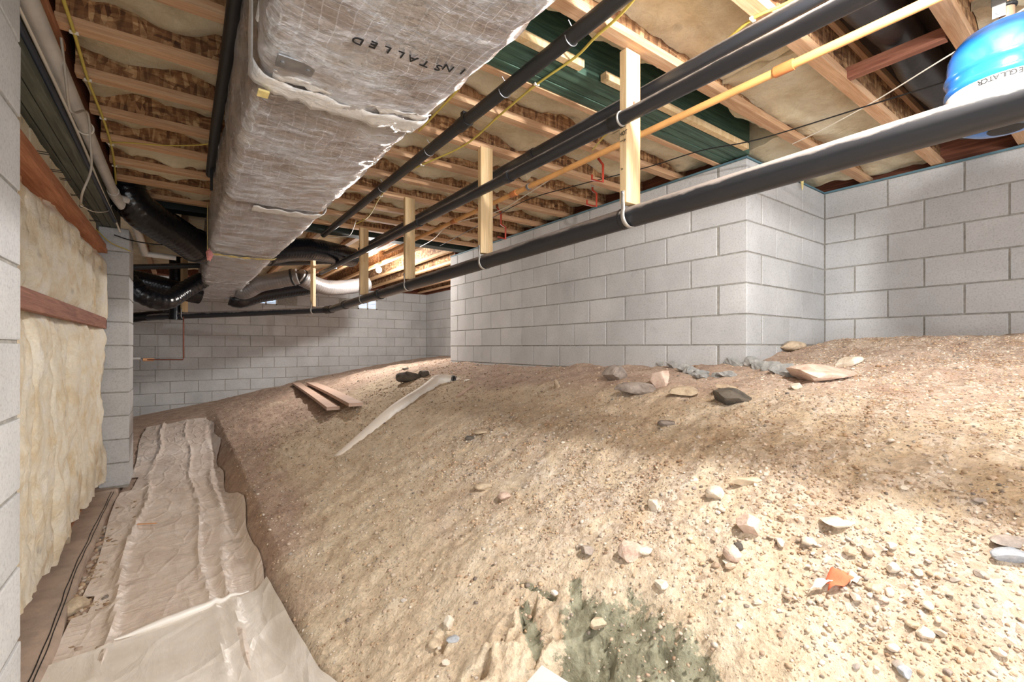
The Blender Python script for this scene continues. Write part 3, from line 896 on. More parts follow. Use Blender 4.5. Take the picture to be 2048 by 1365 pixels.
for (a, b, sd, g, zd, tl, d2) in ((-1.2, 1.545, 1, .012, .004, 0, 0), (1.555, 2.90, 2, 0, 0, 0, 0), (2.91, 4.60, 3, -.003, .0, 0, .0), (4.61, 6.6, 4, -.008, -.004, 0, .01), (6.61, 8.6, 5, -.012, .006, .02, .03)):
    duct_section(a, b, sd, g, zd, tl, d2, .022 if b < 3 else .035).build('foil_section', M['foil'], duct, smooth=True)
def duct_band(y, w_, g, a, b, mat, name, seed=0, jag=.01):
    """tape band hugging the section from ring index a to b"""
    rows = []
    ring = duct_ring(y, g)
    for k in range(a, b):
        x, z = ring[k % len(ring)]
        ya = y - w_ / 2 + jag * float(vn(np.array(k * .8), np.array(seed * 1.0)))
        yb = y + w_ / 2 + jag * float(vn(np.array(k * 1.7), np.array(seed + 5.0))) * 2
        sag = .011 * math.sin(PI * min(1, max(0, (x - DX0) / (DX1 - DX0)))) if z < DZ0 + .05 else 0
        rows.append([(x, ya + (yb - ya) * q / 4, z - sag + .004 * math.sin(k * 1.3 + q)) for q in range(5)])
    mb = MB(); mb.grid(rows)
    o = mb.build(name, mat, duct, smooth=True)
    md = o.modifiers.new('thick', 'SOLIDIFY'); md.thickness = .003; md.offset = 0
    return o
NR = len(duct_ring(0, 0))
duct_band(1.53, .085, .024, 45, NR + 27, M['tape'], 'foil_tape', 1, .02)
duct_band(1.46, .035, .020, 0, 24, M['tape'], 'foil_tape', 2, .02)
duct_band(2.93, .10, .018, 5, 26, M['tape'], 'foil_tape', 3, .03)
duct_band(4.60, .05, .016, 50, NR + 24, M['yellow_wool'], 'wool_seam', 4, .02)
duct_band(4.66, .06, .013, 0, 14, M['tape'], 'foil_tape', 5, .02)
duct_band(6.6, .05, .010, 0, 24, M['tape'], 'foil_tape', 6, .02)
# long seam flange down the duct's left side near the camera
for xx, zz, w_ in ((.172, 1.05, .012), (.174, .93, .010)):
    MB().tube([(xx + .003 * math.sin(y * 9), y, zz + .01 * math.sin(y * 3)) for y in np.arange(.2, 1.5, .06)], w_, 8).build('side_seam', M['tape'], duct, smooth=True)
MB().box((.205, 1.34, .772), (.30, 1.40, .777)).build('hanger_plate', M['steel'], duct, bevel=.001)
for xx in (.22, .285):
    MB().tube([(xx, 1.37, .777), (xx, 1.37, .768)], .006, 10).build('rivet', M['steel'], duct)
o = MB().box((.185, 1.56, .772), (.215, 1.60, .778)).build('yellow_tape_scrap', M['yellow_wool'], duct)
def text_mesh(body, size, mat, name, parent, Mx, sx=1.0, sy=1.0, extr=.0006, space=1.0):
    cu = bpy.data.curves.new(name, 'FONT'); cu.body = body; cu.size = size; cu.extrude = extr; cu.align_x = 'LEFT'; cu.offset = size * .025 if name == 'label_letter' else 0; cu.space_character = space
    to = bpy.data.objects.new(name, cu); C.objects.link(to)
    dg = bpy.context.evaluated_depsgraph_get()
    m_ = bpy.data.meshes.new_from_object(to.evaluated_get(dg))
    bpy.data.objects.remove(to, do_unlink=True)
    m_.transform(Matrix.Diagonal((sx, sy, 1, 1)))
    m_.transform(Mx)
    off = wloc(parent)
    m_.transform(Matrix.Translation(-off))
    m_.materials.clear(); m_.materials.append(mat)
    o = bpy.data.objects.new(name, m_); C.objects.link(o); o.parent = parent
    return o
# reading towards -X, letters' tops towards +Y, seen from below; one letter each
from mathutils.bvhtree import BVHTree
_d = duct.children[0]
_bv = BVHTree.FromPolygons([v.co + wloc(duct) for v in _d.data.vertices], [p.vertices[:] for p in _d.data.polygons])
for i, ch in enumerate('INSTALLED'):
    xw = .648 - i * .0345
    zz_ = min(((_bv.ray_cast(Vector((xw - .012 + a, 1.135 + i * .0035 + b, .4)), Vector((0, 0, 1)))[0] or Vector((0, 0, .78))).z) for a in (-.01, 0, .01) for b in (-.015, 0, .015))
    Mx = Matrix.Translation((xw, 1.12 + i * .0035, zz_ - .0005)) @ Matrix.Rotation(PI, 4, 'Y')
    text_mesh(ch, .040, M['ink'], 'printed_letter', duct, Mx, 1.0, .95, .001)

# black hose strap climbing the duct's far side (dark jacketed line)
def pipe_thing(name, label, cat, path, r, mat, n=20, group=None, loc=None, part='pipe_run'):
    e = thing(name, label, cat, loc or path[0], group)
    MB().tube(path, r, n).build(part, mat, e, smooth=True)
    return e
def coupling(parent, p, d, r, l, mat, name='coupling', lip=True):
    p = Vector(p); d = Vector(d).normalized()
    pts = [p - d * l / 2, p - d * l / 2 + d * .004, p + d * l / 2 - d * .004, p + d * l / 2]
    return MB().tube(pts, [r * .97, r, r, r * .97], 20).build(name, mat, parent, smooth=True)
YV = Vector((0, 1, 0))

# ---- big drain pipe (P1)
e = thing('drain_pipe', 'thick dusty black plastic drain pipe hung from wooden posts, running away to the bulb', 'pipe', (1.56, 2, .56))
PZ = lambda y: .563 - .014 * max(0, y - 1.0)
main = [(1.56, y, PZ(y)) for y in (-1.5, -.5, .5, 1.5, 2.5, 3.5, 4.5, 5.6, 6.15)]
bend = [(1.56, 6.15, PZ(6.15)), (1.548, 6.21, .489), (1.52, 6.27, .488)]
tail_ = [(1.52, 6.27, .488), (1.36, 6.46, .486), (.6, 7.33, .463), (-.1, 8.13, .445), (-1.2, 9.4, .43)]
MB().tube(main, .0445, 28).build('pipe_run', M['abs'], e, smooth=True)
MB().tube(bend, .052, 24).build('elbow', M['abs_fit'], e, smooth=True)
MB().tube(tail_, .0445, 24).build('pipe_run', M['abs'], e, smooth=True)
for y in (1.315, 4.35, 5.52):
    coupling(e, (1.56, y + .02, PZ(y)), (0, 1, 0), .0465 if y < 2 else .052, .012 if y < 2 else .07, M['abs_fit'])
# ---- posts with perforated straps
def post(x, y, z0, label, zt=JB + .10, ang=0, wide=.089, mk=False, drop=None, thin=.038):
    # the broad face looks along -Y; nailed to the joist's near face
    e = thing('wooden_post', label, 'post', (x, y, z0), 'posts carrying the drain pipe')
    Mt = Matrix.Translation((x, y, 0)) @ Matrix.Rotation(ang, 4, 'Z')
    MB().box((-wide/2, -thin/2, z0), (wide/2, thin/2, zt), Mt).build('stud', M['post'], e, bevel=.003)
    pz = drop
    if pz is not None:
        # strap: nail on the narrow face, loop round the pipe
        pts = []
        r_ = .049
        for k in range(0, 27):
            a = PI * .86 + k * PI * 1.5 / 26
            pts.append(Vector((r_ * math.cos(a), 0, pz + r_ * math.sin(a))))
        lp = [Vector((-wide/2 - .003, 0, z0 + .05)), Vector((-wide/2 - .003, 0, z0 + .01))] + pts
        mb = MB(); rows = [[Mt @ (p + Vector((0, -.010, 0))), Mt @ (p + Vector((0, .010, 0)))] for p in lp]
        mb.grid(rows)
        s_ = mb.build('strap', M['strap'], e, smooth=True)
        md = s_.modifiers.new('thick', 'SOLIDIFY'); md.thickness = .002; md.offset = 0
        q = Mt @ Vector((-wide/2 - .004, 0, z0 + .045))
        MB().tube([q, q - (Mt.to_3x3() @ Vector((.004, 0, 0)))], .005, 10).build('nail_head', M['steel'], s_)
    return e
p1 = post(1.545, 1.29, .605, 'tall bright wooden post nearest the camera, marked on its edge in black pen', drop=PZ(1.25), zt=1.25)
p2 = post(1.56, 2.46, .592, 'second wooden post along the drain pipe, in front of the long block wall', drop=PZ(2.46), zt=1.262)
p3 = post(1.56, 3.66, .575, 'third wooden post along the drain pipe, just beside the glowing bulb', drop=PZ(3.66), zt=1.262)
p4 = post(1.56, 4.86, .555, 'fourth post of doubled strips, next to the glowing bulb on the duct side', drop=PZ(4.86), zt=1.262)
p5 = post(1.39, 6.40, .535, 'slim wooden post beyond the pipe bend, below the silver hose', ang=math.radians(40), wide=.06, drop=.487, zt=1.26)
p6 = post(.02, 7.98, .50, 'slim orange wooden post by the far black hoses and pipe end', ang=math.radians(40), wide=.085, drop=.448, zt=1.26)
for o in p4.children:
    pass
for dx in (-.03, 0.0):
    MB().box((1.56 + dx - .006, 4.86 - .027, .9), (1.56 + dx + .004, 4.86 - .0195, 1.25)).build('cleat', M['post'], p4, bevel=.001)
# pen marks on the first post's narrow (-X) face: text faces -X, reads with up = +Z
Mf = Matrix.Translation((1.4975, 1.306, .888)) @ Matrix(((0, 0, -1, 0), (-1, 0, 0, 0), (0, 1, 0, 0), (0, 0, 0, 1)))
text_mesh('HOT', .021, M['ink'], 'pen_writing', p1, Mf, .9, 1.2, .0005)
Mf2 = Matrix.Translation((1.4975, 1.304, .866)) @ Matrix(((0, 0, -1, 0), (-1, 0, 0, 0), (0, 1, 0, 0), (0, 0, 0, 1)))
mb = MB().tube([Mf2 @ Vector((0, .001, 0)), Mf2 @ Vector((.029, .001, 0)), Mf2 @ Vector((.020, .009, 0)), Mf2 @ Vector((.029, .001, 0)), Mf2 @ Vector((.020, -.007, 0))], .0011, 6)
MB().box((0, .055, -.0005), (.028, .057, .0005), Mf2).build('pen_line', M['ink'], p1)
mb.build('pen_arrow', M['ink'], p1)
Mf3 = Matrix.Translation((1.4975, 1.300, .745)) @ Matrix(((0, 0, -1, 0), (-1, 0, 0, 0), (0, 1, 0, 0), (0, 0, 0, 1)))
text_mesh('2x', .013, M['ink'], 'pen_writing', p1, Mf3, 1, 1, .0005)
MB().tube([(1.548, 1.272, 1.03), (1.548, 1.2695, 1.03)], .008, 12).build('knot', M['ledger'], p1)

# ---- upper pipes along Y
def ypipe(label, X, zf, r, mat, y0, y1, joints=(), name='pipe', fm=None, jl=.05):
    e = thing(name, label, 'pipe', (X, 2, zf(2)))
    MB().tube([(X, y, zf(y)) for y in np.linspace(y0, y1, 8)], r, 20).build('pipe_run', mat, e, smooth=True)
    for y in joints:
        coupling(e, (X, y, zf(y)), (0, 1, 0), r + .005, jl, fm or mat)
    return e
pc = ypipe('clean black plastic pipe running beside the foil duct, held by a hub fitting', 1.215, lambda y: 1.195, .030, M['abs_clean'], -1.5, 5.12, (2.13,), 'drain_pipe', M['abs_fit'], .10)
for y in (1.3, 1.75, 2.55, 3.35):
    pts = [(1.215 + .033 * math.cos(a), y, 1.195 + .033 * math.sin(a)) for a in np.linspace(-PI * .95, PI * .1, 14)]
    mb = MB().tube(pts + [(1.20, y, JB)], .0022, 6)
    mb.build('hanger_wire', M['steel'], pc)
MB().box((1.205, 2.12, 1.215), (1.24, 2.15, JB)).build('hanger_bracket', M['abs_fit'], pc, bevel=.002)
ypipe('grey dusty plastic pipe passing behind the bright post', 1.69, lambda y: 1.15, .026, M['abs'], -1.5, 5.4, (2.15, 3.9), 'drain_pipe')
pb2 = ypipe('black plastic pipe crossing in front of the bright post', 1.486, lambda y: .945 + .006 * y, .028, M['abs'], -1.5, 6.4, (2.1, 3.3), 'drain_pipe')
coupling(pb2, (1.486, 1.285, .953), (0, 1, 0), .0325, .008, M['strap'], 'clamp_ring')
coupling(pb2, (1.486, 1.315, .953), (0, 1, 0), .031, .06, M['abs_fit'])
orr = ypipe('orange plastic sprinkler pipe behind the bright post', 1.90, lambda y: 1.085, .0165, M['cpvc'], -1.5, 5.2, (0.83, 2.62, 3.05, 3.5), 'sprinkler_pipe', M['cpvc_dark'], .07)
q = Vector((1.90, 2.98, 1.085))
MB().tube([q, q - Vector((0, 0, .045))], .012, 12).build('nozzle', M['steel'], orr, smooth=True)
MB().tube([q - Vector((.012, 0, .045)), q - Vector((.016, 0, .075)), q - Vector((0, 0, .10))], .003, 6).tube([q - Vector((-.012, 0, .045)), q - Vector((-.016, 0, .075)), q - Vector((0, 0, .10))], .003, 6).tube([q - Vector((0, 0, .098)), q - Vector((0, 0, .102))], .014, 12).build('deflector', M['pvc'], orr)
coupling(orr, (1.90, 2.45, 1.085), (0, 1, 0), .022, .02, M['steel'], 'clamp_ring')
# second orange line a little behind, far part
e = pipe_thing('sprinkler_pipe', 'thin reddish pipe running beyond the third post toward the bulb', 'pipe', [(1.62, 3.6, 1.02), (1.62, 5.1, 1.03), (1.55, 7.2, 1.08)], .014, M['cpvc_dark'], 12)

# ---- grey pvc line beside the treated beam
e = thing('waste_pipe', 'grey plastic waste pipe under the joist ends beside the treated beam, with an elbow', 'pipe', (-.41, 3, 1.137))
MB().tube([(-.41, y, 1.137) for y in (-1.0, 1, 3, 4.45)], .030, 20).build('pipe_run', M['pvc'], e, smooth=True)
p_e = [Vector((-.41, 4.40, 1.137)), Vector((-.41, 4.52, 1.135)), Vector((-.395, 4.62, 1.12)), W(268, 440, Y=4.85)]
MB().tube(smooth_path(p_e, 5), .036, 16).build('elbow', M['pvc'], e, smooth=True)
pe = p_e[-1]; pf = W(290, 508, Y=5.6)
MB().tube([pe, pf], .029, 16).build('pipe_run', M['pvc'], e, smooth=True)
MB().tube([pf + Vector((-.02, 0, 0)), W(352, 516, Y=5.62)], .026, 16).build('pipe_run', M['pvc'], e, smooth=True)
pw = W(170, 232, X=-.41)
MB().tube([(-.41 + .034 * math.cos(a), pw.y, 1.137 + .034 * math.sin(a)) for a in np.linspace(0, 2 * PI, 20)], .004, 6).build('tie_wire', M['white_cable'], e)
MB().tube([(-.385, 4.6, 1.14), (-.34, 4.62, 1.14)], .026, 14).build('stub', M['pvc'], e, smooth=True)

def cable(label, pts, r, mat, name='cable', n=8, group=None, nseg=6, staples=(), sag=None):
    pts = [Vector(p) for p in pts]
    path = smooth_path(pts, nseg)
    e = thing(name, label, 'cable', path[0], group)
    MB().tube(path, r, n).build('wire_run', mat, e, smooth=True)
    for s_ in staples:
        s_ = Vector(s_)
        MB().box((-.014, -.006, -.006), (.014, .006, .004), Matrix.Translation(s_)).build('staple', M['white_cable'], e, bevel=.001)
    return e
zc = JB - .008
Pz = lambda x, y, z=zc: W(x, y, z=z)
st = [Pz(148, 65), Pz(176, 160), Pz(206, 237), Pz(222, 289), Pz(229, 332)]
cable('yellow cable stapled along the joist undersides above the trench', [Pz(118, -40), Pz(127, 0), *st, Pz(232, 372)], .0065, M['yellow'], 'electric_cable', staples=st)
cable('thin yellow cable branching across a joist towards the foil duct', [Pz(222, 285), Pz(262, 286), Pz(330, 291), Pz(400, 290), Pz(447, 282)], .004, M['yellow'], 'electric_cable')
st = [Pz(962, 117), Pz(838, 262), Pz(880, 215)]
cable('yellow cable hugging the edge of the foil duct', [Pz(1100, -20), Pz(1062, 25), Pz(1010, 72), Pz(962, 117), Pz(915, 180), Pz(880, 218), Pz(838, 262)], .0055, M['yellow'], 'electric_cable')
st = [Pz(1073, 169), Pz(844, 330), Pz(762, 392)]
cable('yellow cable looping between the clean black pipe and the joists', [Pz(1300, -40), Pz(1240, 30), Pz(1190, 75), Pz(1150, 115), Pz(1073, 169), Pz(1000, 230), Pz(930, 290), Pz(844, 330), Pz(800, 352), Pz(762, 392), Pz(738, 432), Pz(712, 448)], .0055, M['yellow'], 'electric_cable', staples=st)
cable('pale cable sagging from the joists near the doubled post', [Pz(712, 442), Pz(700, 470), Pz(680, 474), Pz(655, 476)], .004, M['white_cable'], 'electric_cable')
cable('yellow cable running along behind the grey dusty pipe', [Pz(1640, -30), Pz(1570, 8), Pz(1505, 38), Pz(1440, 92), Pz(1375, 150), Pz(1300, 205), Pz(1220, 262), Pz(1185, 300)], .0055, M['yellow'], 'electric_cable', staples=[Pz(1505, 38)])
cable('pale wire hanging from the orange pipe toward the far beam', [Vector((1.90, 2.0, 1.10)), Pz(1060, 385, 1.10), Pz(990, 425, 1.1), Pz(900, 450, 1.1), Pz(868, 478, 1.1), Pz(840, 494, JB - .005)], .004, M['white_cable'], 'electric_cable')
cable('long thin black wire strung from the blue tank across to the posts', [Pz(1935, 150, 1.05), Pz(1760, 204, 1.1), Pz(1520, 278, 1.17), Pz(1400, 302, 1.2), Pz(1290, 336, 1.2), Pz(1150, 372, 1.2), Pz(1050, 402, 1.2), Pz(960, 450, 1.2), Pz(880, 492, 1.2)], .0035, M['black_cable'], 'wire')
cable('thin white wire strung from the strap of the blue tank down past the joists', [Pz(2060, 10, 1.2), Pz(1985, 58, 1.18), Pz(1870, 128, 1.17), Pz(1745, 205, 1.18), Pz(1640, 262, 1.2), Pz(1585, 288, 1.22)], .003, M['white_cable'], 'wire')
cable('pale twin cable lying against the grey waste pipe', [(-.435, .6, 1.13), (-.44, 1.4, 1.125), (-.437, 2.2, 1.12), (-.44, 3.2, 1.11), (-.45, 4.2, 1.08), (-.445, 4.9, 1.04), (-.43, 5.1, .98)], .007, M['white_cable'], 'electric_cable')
cable('dark blue hose clipped along the side of the treated beam', [(-.448, .6, 1.10), (-.452, 1.6, 1.09), (-.449, 2.6, 1.085), (-.452, 3.8, 1.06), (-.446, 4.9, 1.02)], .013, M['blue_cable'], 'hose', n=10)
a_ = Vector((-.40, 2.0, 1.10))
cable('grey loop of cord hanging from the tie on the waste pipe', [W(122, 75, X=-.385), W(132, 160, X=-.38), W(138, 212, X=-.385), W(148, 226, X=-.375), W(175, 226, X=-.36), W(181, 290, X=-.36), W(182, 340, X=-.36), W(165, 385, X=-.39), W(162, 405, X=-.42)], .005, M['grey_cable'], 'cord')
cable('thin pale cord slung under the treated beam end', [W(162, 412, X=-.47), W(190, 424, X=-.46), W(218, 421, X=-.45), W(226, 400, X=-.445)], .003, M['white_cable'], 'cord')
cable('yellow cord sagging in front of the far block pier', [W(170, 440, Y=5.0), W(195, 462, Y=5.1), W(222, 486, Y=5.15), W(262, 503, Y=5.17)], .004, M['yellow'], 'cord')
cable('black cord running from the beam end into the big black hose', [W(228, 470, Y=5.1), W(262, 481, Y=5.1), W(310, 489, Y=5.05), W(345, 490, Y=5.0)], .005, M['black_cable'], 'cord')
MB_ = None

# red pipe stubs under the joists by the wall top
for label, pl, X_ in (('red pipe stub bent below the joists, nearest the bright post', [(1196, 306), (1197, 318), (1206, 330), (1206, 364), (1184, 360), (1184, 350)], 2.3),
                      ('red pipe stub with white fitting, just above the wall top', [(1185, 372), (1185, 381), (1193, 387), (1193, 413), (1174, 410), (1174, 400)], 2.7),
                      ('red pipe stub zigzagging behind the second post', [(994, 414), (1002, 428), (1002, 449), (1011, 455), (1011, 478), (996, 474)], 2.35)):
    P = [W(a, b, X=X_) for a, b in pl]
    e = thing('red_pipe', label, 'pipe', P[0])
    MB().tube(P, .0085, 10).build('pipe_run', M['red'], e, smooth=True)
    MB().tube([P[0] + Vector((0, 0, .02)), P[0] - Vector((0, 0, .012))], .012, 10).build('fitting', M['pvc'] if 'white' in label else M['copper'], e, smooth=True)
    MB().tube([P[0], P[0] + Vector((0, 0, max(.02, SUB - .02 - P[0].z)))], .006, 8).build('riser', M['copper'], e)

# ================================================================== FLEX HOSES
def flex(label, pts, r, mat, name='flexible_duct', ribs=.03, cat='hose', amp=.05, n=22, squash=None, collar=None):
    path = smooth_path(pts, 14)
    # resample evenly
    L_ = [0]
    for a, b in zip(path, path[1:]): L_.append(L_[-1] + (b - a).length)
    tot = L_[-1]; m_ = max(8, int(tot / (ribs / 3)))
    out = []; j = 0
    for k in range(m_ + 1):
        s_ = tot * k / m_
        while j < len(L_) - 2 and L_[j + 1] < s_: j += 1
        f_ = (s_ - L_[j]) / max(1e-6, L_[j + 1] - L_[j])
        out.append(path[j].lerp(path[j + 1], min(1, f_)))
    rr = r if callable(r) else (lambda u: r)
    rs = [rr(k / m_) * (1 + amp * math.sin(2 * PI * (tot * k / m_) / ribs) + .06 * float(vn(np.array(k * .13), np.array(tot)))) for k in range(m_ + 1)]
    e = thing(name, label, cat, out[0])
    MB().tube(out, rs, n).build('jacket', mat, e, smooth=True)
    if collar:
        for (u, m2) in collar:
            k = int(u * (m_ - 2)) + 1
            d = (out[k + 1] - out[k - 1]).normalized()
            coupling(e, out[k], d, rr(u) * 1.08, .03, m2, 'clamp_band')
    return e
# big hose from the duct's near side up into the joist bay by the treated beam
flex('large black flexible duct climbing from the foil duct into the joist bay by the beam',
     [(.20, 5.35, .95), (.08, 5.15, .95), (-.05, 4.98, 1.0), (-.2, 4.85, 1.06), (-.29, 4.77, 1.12), (-.35, 4.73, 1.20), (-.37, 4.72, 1.31), (-.37, 4.72, 1.42)], lambda u: .15 - .02 * u, M['flex'], ribs=.035, amp=.018, collar=[(.18, M['rubber'])])
flex('second black flexible duct lying above and behind the large one',
     [(.20, 5.75, 1.02), (.05, 5.6, 1.03), (-.10, 5.35, 1.08), (-.2, 5.15, 1.12)], .13, M['flex'], ribs=.035, amp=.02)
flex('glossy black flexible duct drooping beyond the far block pier', [W(255, 560, Y=6.6), W(285, 590, Y=6.6), W(330, 603, Y=6.7), W(370, 580, Y=6.9), W(405, 560, Y=7.0)], .10, M['flex'], ribs=.06, amp=.05)
flex('black flexible duct running level above the drooping one', [W(250, 556, Y=7.6), W(300, 566, Y=7.6), W(345, 578, Y=7.6), W(400, 592, Y=7.7)], .12, M['flex'], ribs=.035, amp=.015)
flex('upright black vent pipe behind the slim orange post', [W(352, 640, Y=8.1), W(353, 600, Y=8.1), W(353, 560, Y=8.1), W(353, 515, Y=8.1)], .085, M['flex'], ribs=.3, amp=.01)
flex('black fitting lying on the far end of the drain pipe', [W(262, 636, Y=8.6), W(300, 632, Y=8.5), W(335, 628, Y=8.3), W(345, 612, Y=8.15)], .07, M['flex'], ribs=.2, amp=.03)
flex('glossy black flexible duct slanting from the foil duct toward the clean black pipe',
     [(.64, 5.15, .93), (.78, 5.2, .98), (.98, 5.3, 1.04), (1.25, 5.45, 1.09), (1.7, 5.75, 1.11)], .12, M['flex'], ribs=.035, amp=.012, collar=[(.04, M['rubber'])])
flex('silver flexible duct with clamp band, from the foil duct to the far bulb',
     [W(490, 582, Y=7.4) + Vector((-.09, 0, .02)), W(490, 582, Y=7.4), W(520, 568, Y=7.3), W(560, 560, Y=7.2), W(596, 553, Y=7.1)], .115, M['flex_grey'], ribs=.035, amp=.015, collar=[(.93, M['rubber'])])
flex('sagging silver flexible duct continuing below the far ceiling', [W(598, 552, Y=7.15), W(615, 562, Y=7.2), W(650, 575, Y=7.3), W(690, 575, Y=7.4), W(735, 568, Y=7.5)], .115, M['flex_grey'], ribs=.035, amp=.015, collar=[(.03, M['rubber'])])
flex('dull black flexible duct under the silver one, near the small window', [W(482, 600, Y=8.3) + Vector((-.14, 0, .03)), W(482, 600, Y=8.3), W(520, 590, Y=8.5), W(570, 582, Y=8.8), W(640, 572, Y=9.2)], .13, M['flex'], ribs=.06, amp=.02)
# black drain trap near the far ceiling
e = thing('drain_trap', 'small black pipe with a right-angle bend below the far joists beside the bulb', 'pipe', W(690, 500, Y=6.2))
MB().tube([W(684, 488, Y=6.2), W(693, 512, Y=6.2), W(705, 512, Y=6.2), W(745, 494, Y=6.0)], .026, 12).build('pipe_run', M['abs_fit'], e, smooth=True)
e = thing('drain_pipe', 'level black pipe behind the slim post under the far joists', 'pipe', W(560, 527, Y=7))
MB().tube([W(470, 530, Y=6.8), W(560, 527, Y=6.8), W(668, 524, Y=6.8)], .032, 12).build('pipe_run', M['abs_fit'], e, smooth=True)
MB().tube([W(668, 520, Y=6.8), W(668, 538, Y=6.8)], .042, 12).build('tee', M['abs_fit'], e, smooth=True)
e = thing('drain_pipe', 'long level black pipe behind the far block pier below the joists', 'pipe', W(262, 535, Y=7))
MB().tube([W(255, 535, Y=7.3), W(330, 533, Y=7.3), W(415, 531, Y=7.3)], .035, 12).build('pipe_run', M['abs_fit'], e, smooth=True)
# copper line down the far post and white stub
e = thing('copper_pipe', 'thin copper pipe dropping from the slim orange post and turning along the wall', 'pipe', W(367, 640, Y=8.0))
MB().tube([W(367, 630, Y=7.95), W(367, 716, Y=7.95), W(366, 720, Y=7.95), W(285, 720, Y=8.05)], .009, 8).build('pipe_run', M['copper'], e)
MB().tube([W(308, 720, Y=8.05), W(286, 720, Y=8.05)], .02, 8).build('rag_wrap', M['chip'], e)
e = thing('pipe_stub', 'white plastic pipe stub poking out past the far block pier', 'pipe', W(270, 718, Y=8.05))
MB().tube([W(230, 718, Y=8.1), W(281, 717.5, Y=8.1)], .016, 12).build('pipe_run', M['pvc'], e, smooth=True)
e = thing('waste_pipe', 'pale pipe lying level beyond the far block pier just above the drain pipe', 'pipe', W(262, 630, Y=9.3))
MB().tube([W(240, 629, Y=9.2), W(345, 628, Y=9.2)], .03, 12).build('pipe_run', M['pvc'], e, smooth=True)
# black duct in the right joist bays
mb_ = flex('black plastic wrapped duct lying in the joist bay beyond the orange pipe', [(1.86, .655, 1.40), (2.2, .655, 1.38), (2.54, .655, 1.40), (3.0, .66, 1.385), (3.6, .66, 1.39), (4.0, .66, 1.40)], lambda u: .082 + .008 * math.sin(u * 14), M['wrap'], ribs=.5, amp=.03)
# dark strap line by the foil duct's far upper edge
cable('thick black jacketed line tucked between the foil duct and the joists', [(.155, .6, 1.215), (.15, 1.4, 1.215), (.152, 2.2, 1.218), (.15, 3.0, 1.215), (.155, 3.8, 1.2)], .026, M['rubber'], 'refrigerant_line', n=12)
e = thing('hanger_rod', 'dark metal strap hanging from a joist beside the foil duct', 'strap', (.13, 3.5, 1.2))
p = W(423, 330, Y=3.62)
MB().box((p.x - .008, p.y - .002, p.z - .17), (p.x + .008, p.y + .002, JB)).build('strap', M['rubber'], e)
e = thing('insulation_scrap', 'small pink scrap of glass wool at the foil duct corner', 'insulation', (.16, 4.7, .80))
pp = W(419, 510, X=.155)
bm = bmesh.new(); bmesh.ops.create_icosphere(bm, subdivisions=3, radius=1)
for v in bm.verts:
    v.co = Vector((v.co.x * .018, v.co.y * .045, v.co.z * .04)) * (1 + .9 * float(vn(np.array(v.co.x * 3), np.array(v.co.z * 3))))
m_ = bpy.data.meshes.new('tuft'); bm.to_mesh(m_); bm.free(); m_.materials.append(M['pink'])
o = bpy.data.objects.new('tuft', m_); C.objects.link(o); o.parent = e; e.location = pp; m_.shade_smooth()

# ================================================================== BULBS
def bulb(label, loc, top, r_=.03):
    e = thing('light_bulb', label, 'light bulb', (loc[0], loc[1], loc[2]))
    x, y, z = loc
    MB().tube([(x, y, z + .10), (x, y, z + .05)], .02, 14).build('socket', M['pvc'], e, smooth=True)
    MB().tube([(x, y, top), (x, y, z + .10)], .004, 8).build('cord', M['white_cable'], e)
    bm = bmesh.new(); bmesh.ops.create_uvsphere(bm, u_segments=20, v_segments=14, radius=r_)
    for v in bm.verts:
        if v.co.z > 0: k_ = 1 - .27 * v.co.z / r_; v.co.x *= k_; v.co.y *= k_; v.co.z *= 1.6
    m_ = bpy.data.meshes.new('glass_bulb'); bm.to_mesh(m_); bm.free(); m_.materials.append(M['bulb']); m_.shade_smooth()
    o = bpy.data.objects.new('glass_bulb', m_); C.objects.link(o); o.parent = e
    o.visible_shadow = True
    return e
bulb('bare glowing bulb hanging from the far joists between two posts', FAR_BULB, SUB, .042)
bulb('bare bulb hanging just above the frame near the camera', NEAR_BULB, SUB)
for o in bpy.data.objects:
    if o.name.startswith(('near_bulb', 'far_bulb')): o.location.z -= .055

# ================================================================== BLUE TANK
TC = Vector((2.27, .305, .95))
tc_ = W(2014, 160, d=1.60)
TC = Vector((tc_.x, tc_.y, .93))
e = thing('expansion_tank', 'blue steel pressure tank with white label hanging behind the thick drain pipe', 'tank', (TC.x, TC.y, .74))
R_ = .155
def lathe(prof, cx, cy, name, mat, parent, n=40):
    mb = MB(); rows = []
    for r_, z in prof:
        rows.append([(cx + r_ * math.cos(2 * PI * k / n), cy + r_ * math.sin(2 * PI * k / n), z) for k in range(n + 1)])
    mb.grid([r[::-1] for r in rows])
    return mb.build(name, mat, parent, smooth=True)
zt, zm, zb = 1.125, .967, .762
prof = [(.001, zt), (.05, zt - .003), (.09, zt - .012), (.12, zt - .03), (.142, zt - .058), (.152, zt - .085), (R_, zt - .12), (R_, zm + .012), (.162, zm + .008), (.163, zm), (.158, zm - .008), (R_, zm - .012), (R_, zm - .04), (.162, zm - .044), (.163, zm - .052), (.158, zm - .06), (R_, zm - .064),
        (R_, zb + .08), (.148, zb + .05), (.13, zb + .026), (.10, zb + .010), (.06, zb + .002), (.001, zb)]
lathe(prof, TC.x, TC.y, 'shell', M['blue_tank'], e)
lathe([(R_ + .001, .904), (R_ + .0022, .902), (R_ + .0022, .832), (R_ + .001, .83)], TC.x, TC.y, 'label_band', M['white_label'], e)
lathe([(.001, zb - .002), (.03, zb - .004), (.048, zb - .002), (.052, zb + .006), (.046, zb + .018)], TC.x + .0, TC.y, 'base_port', M['rubber'], e, 24)
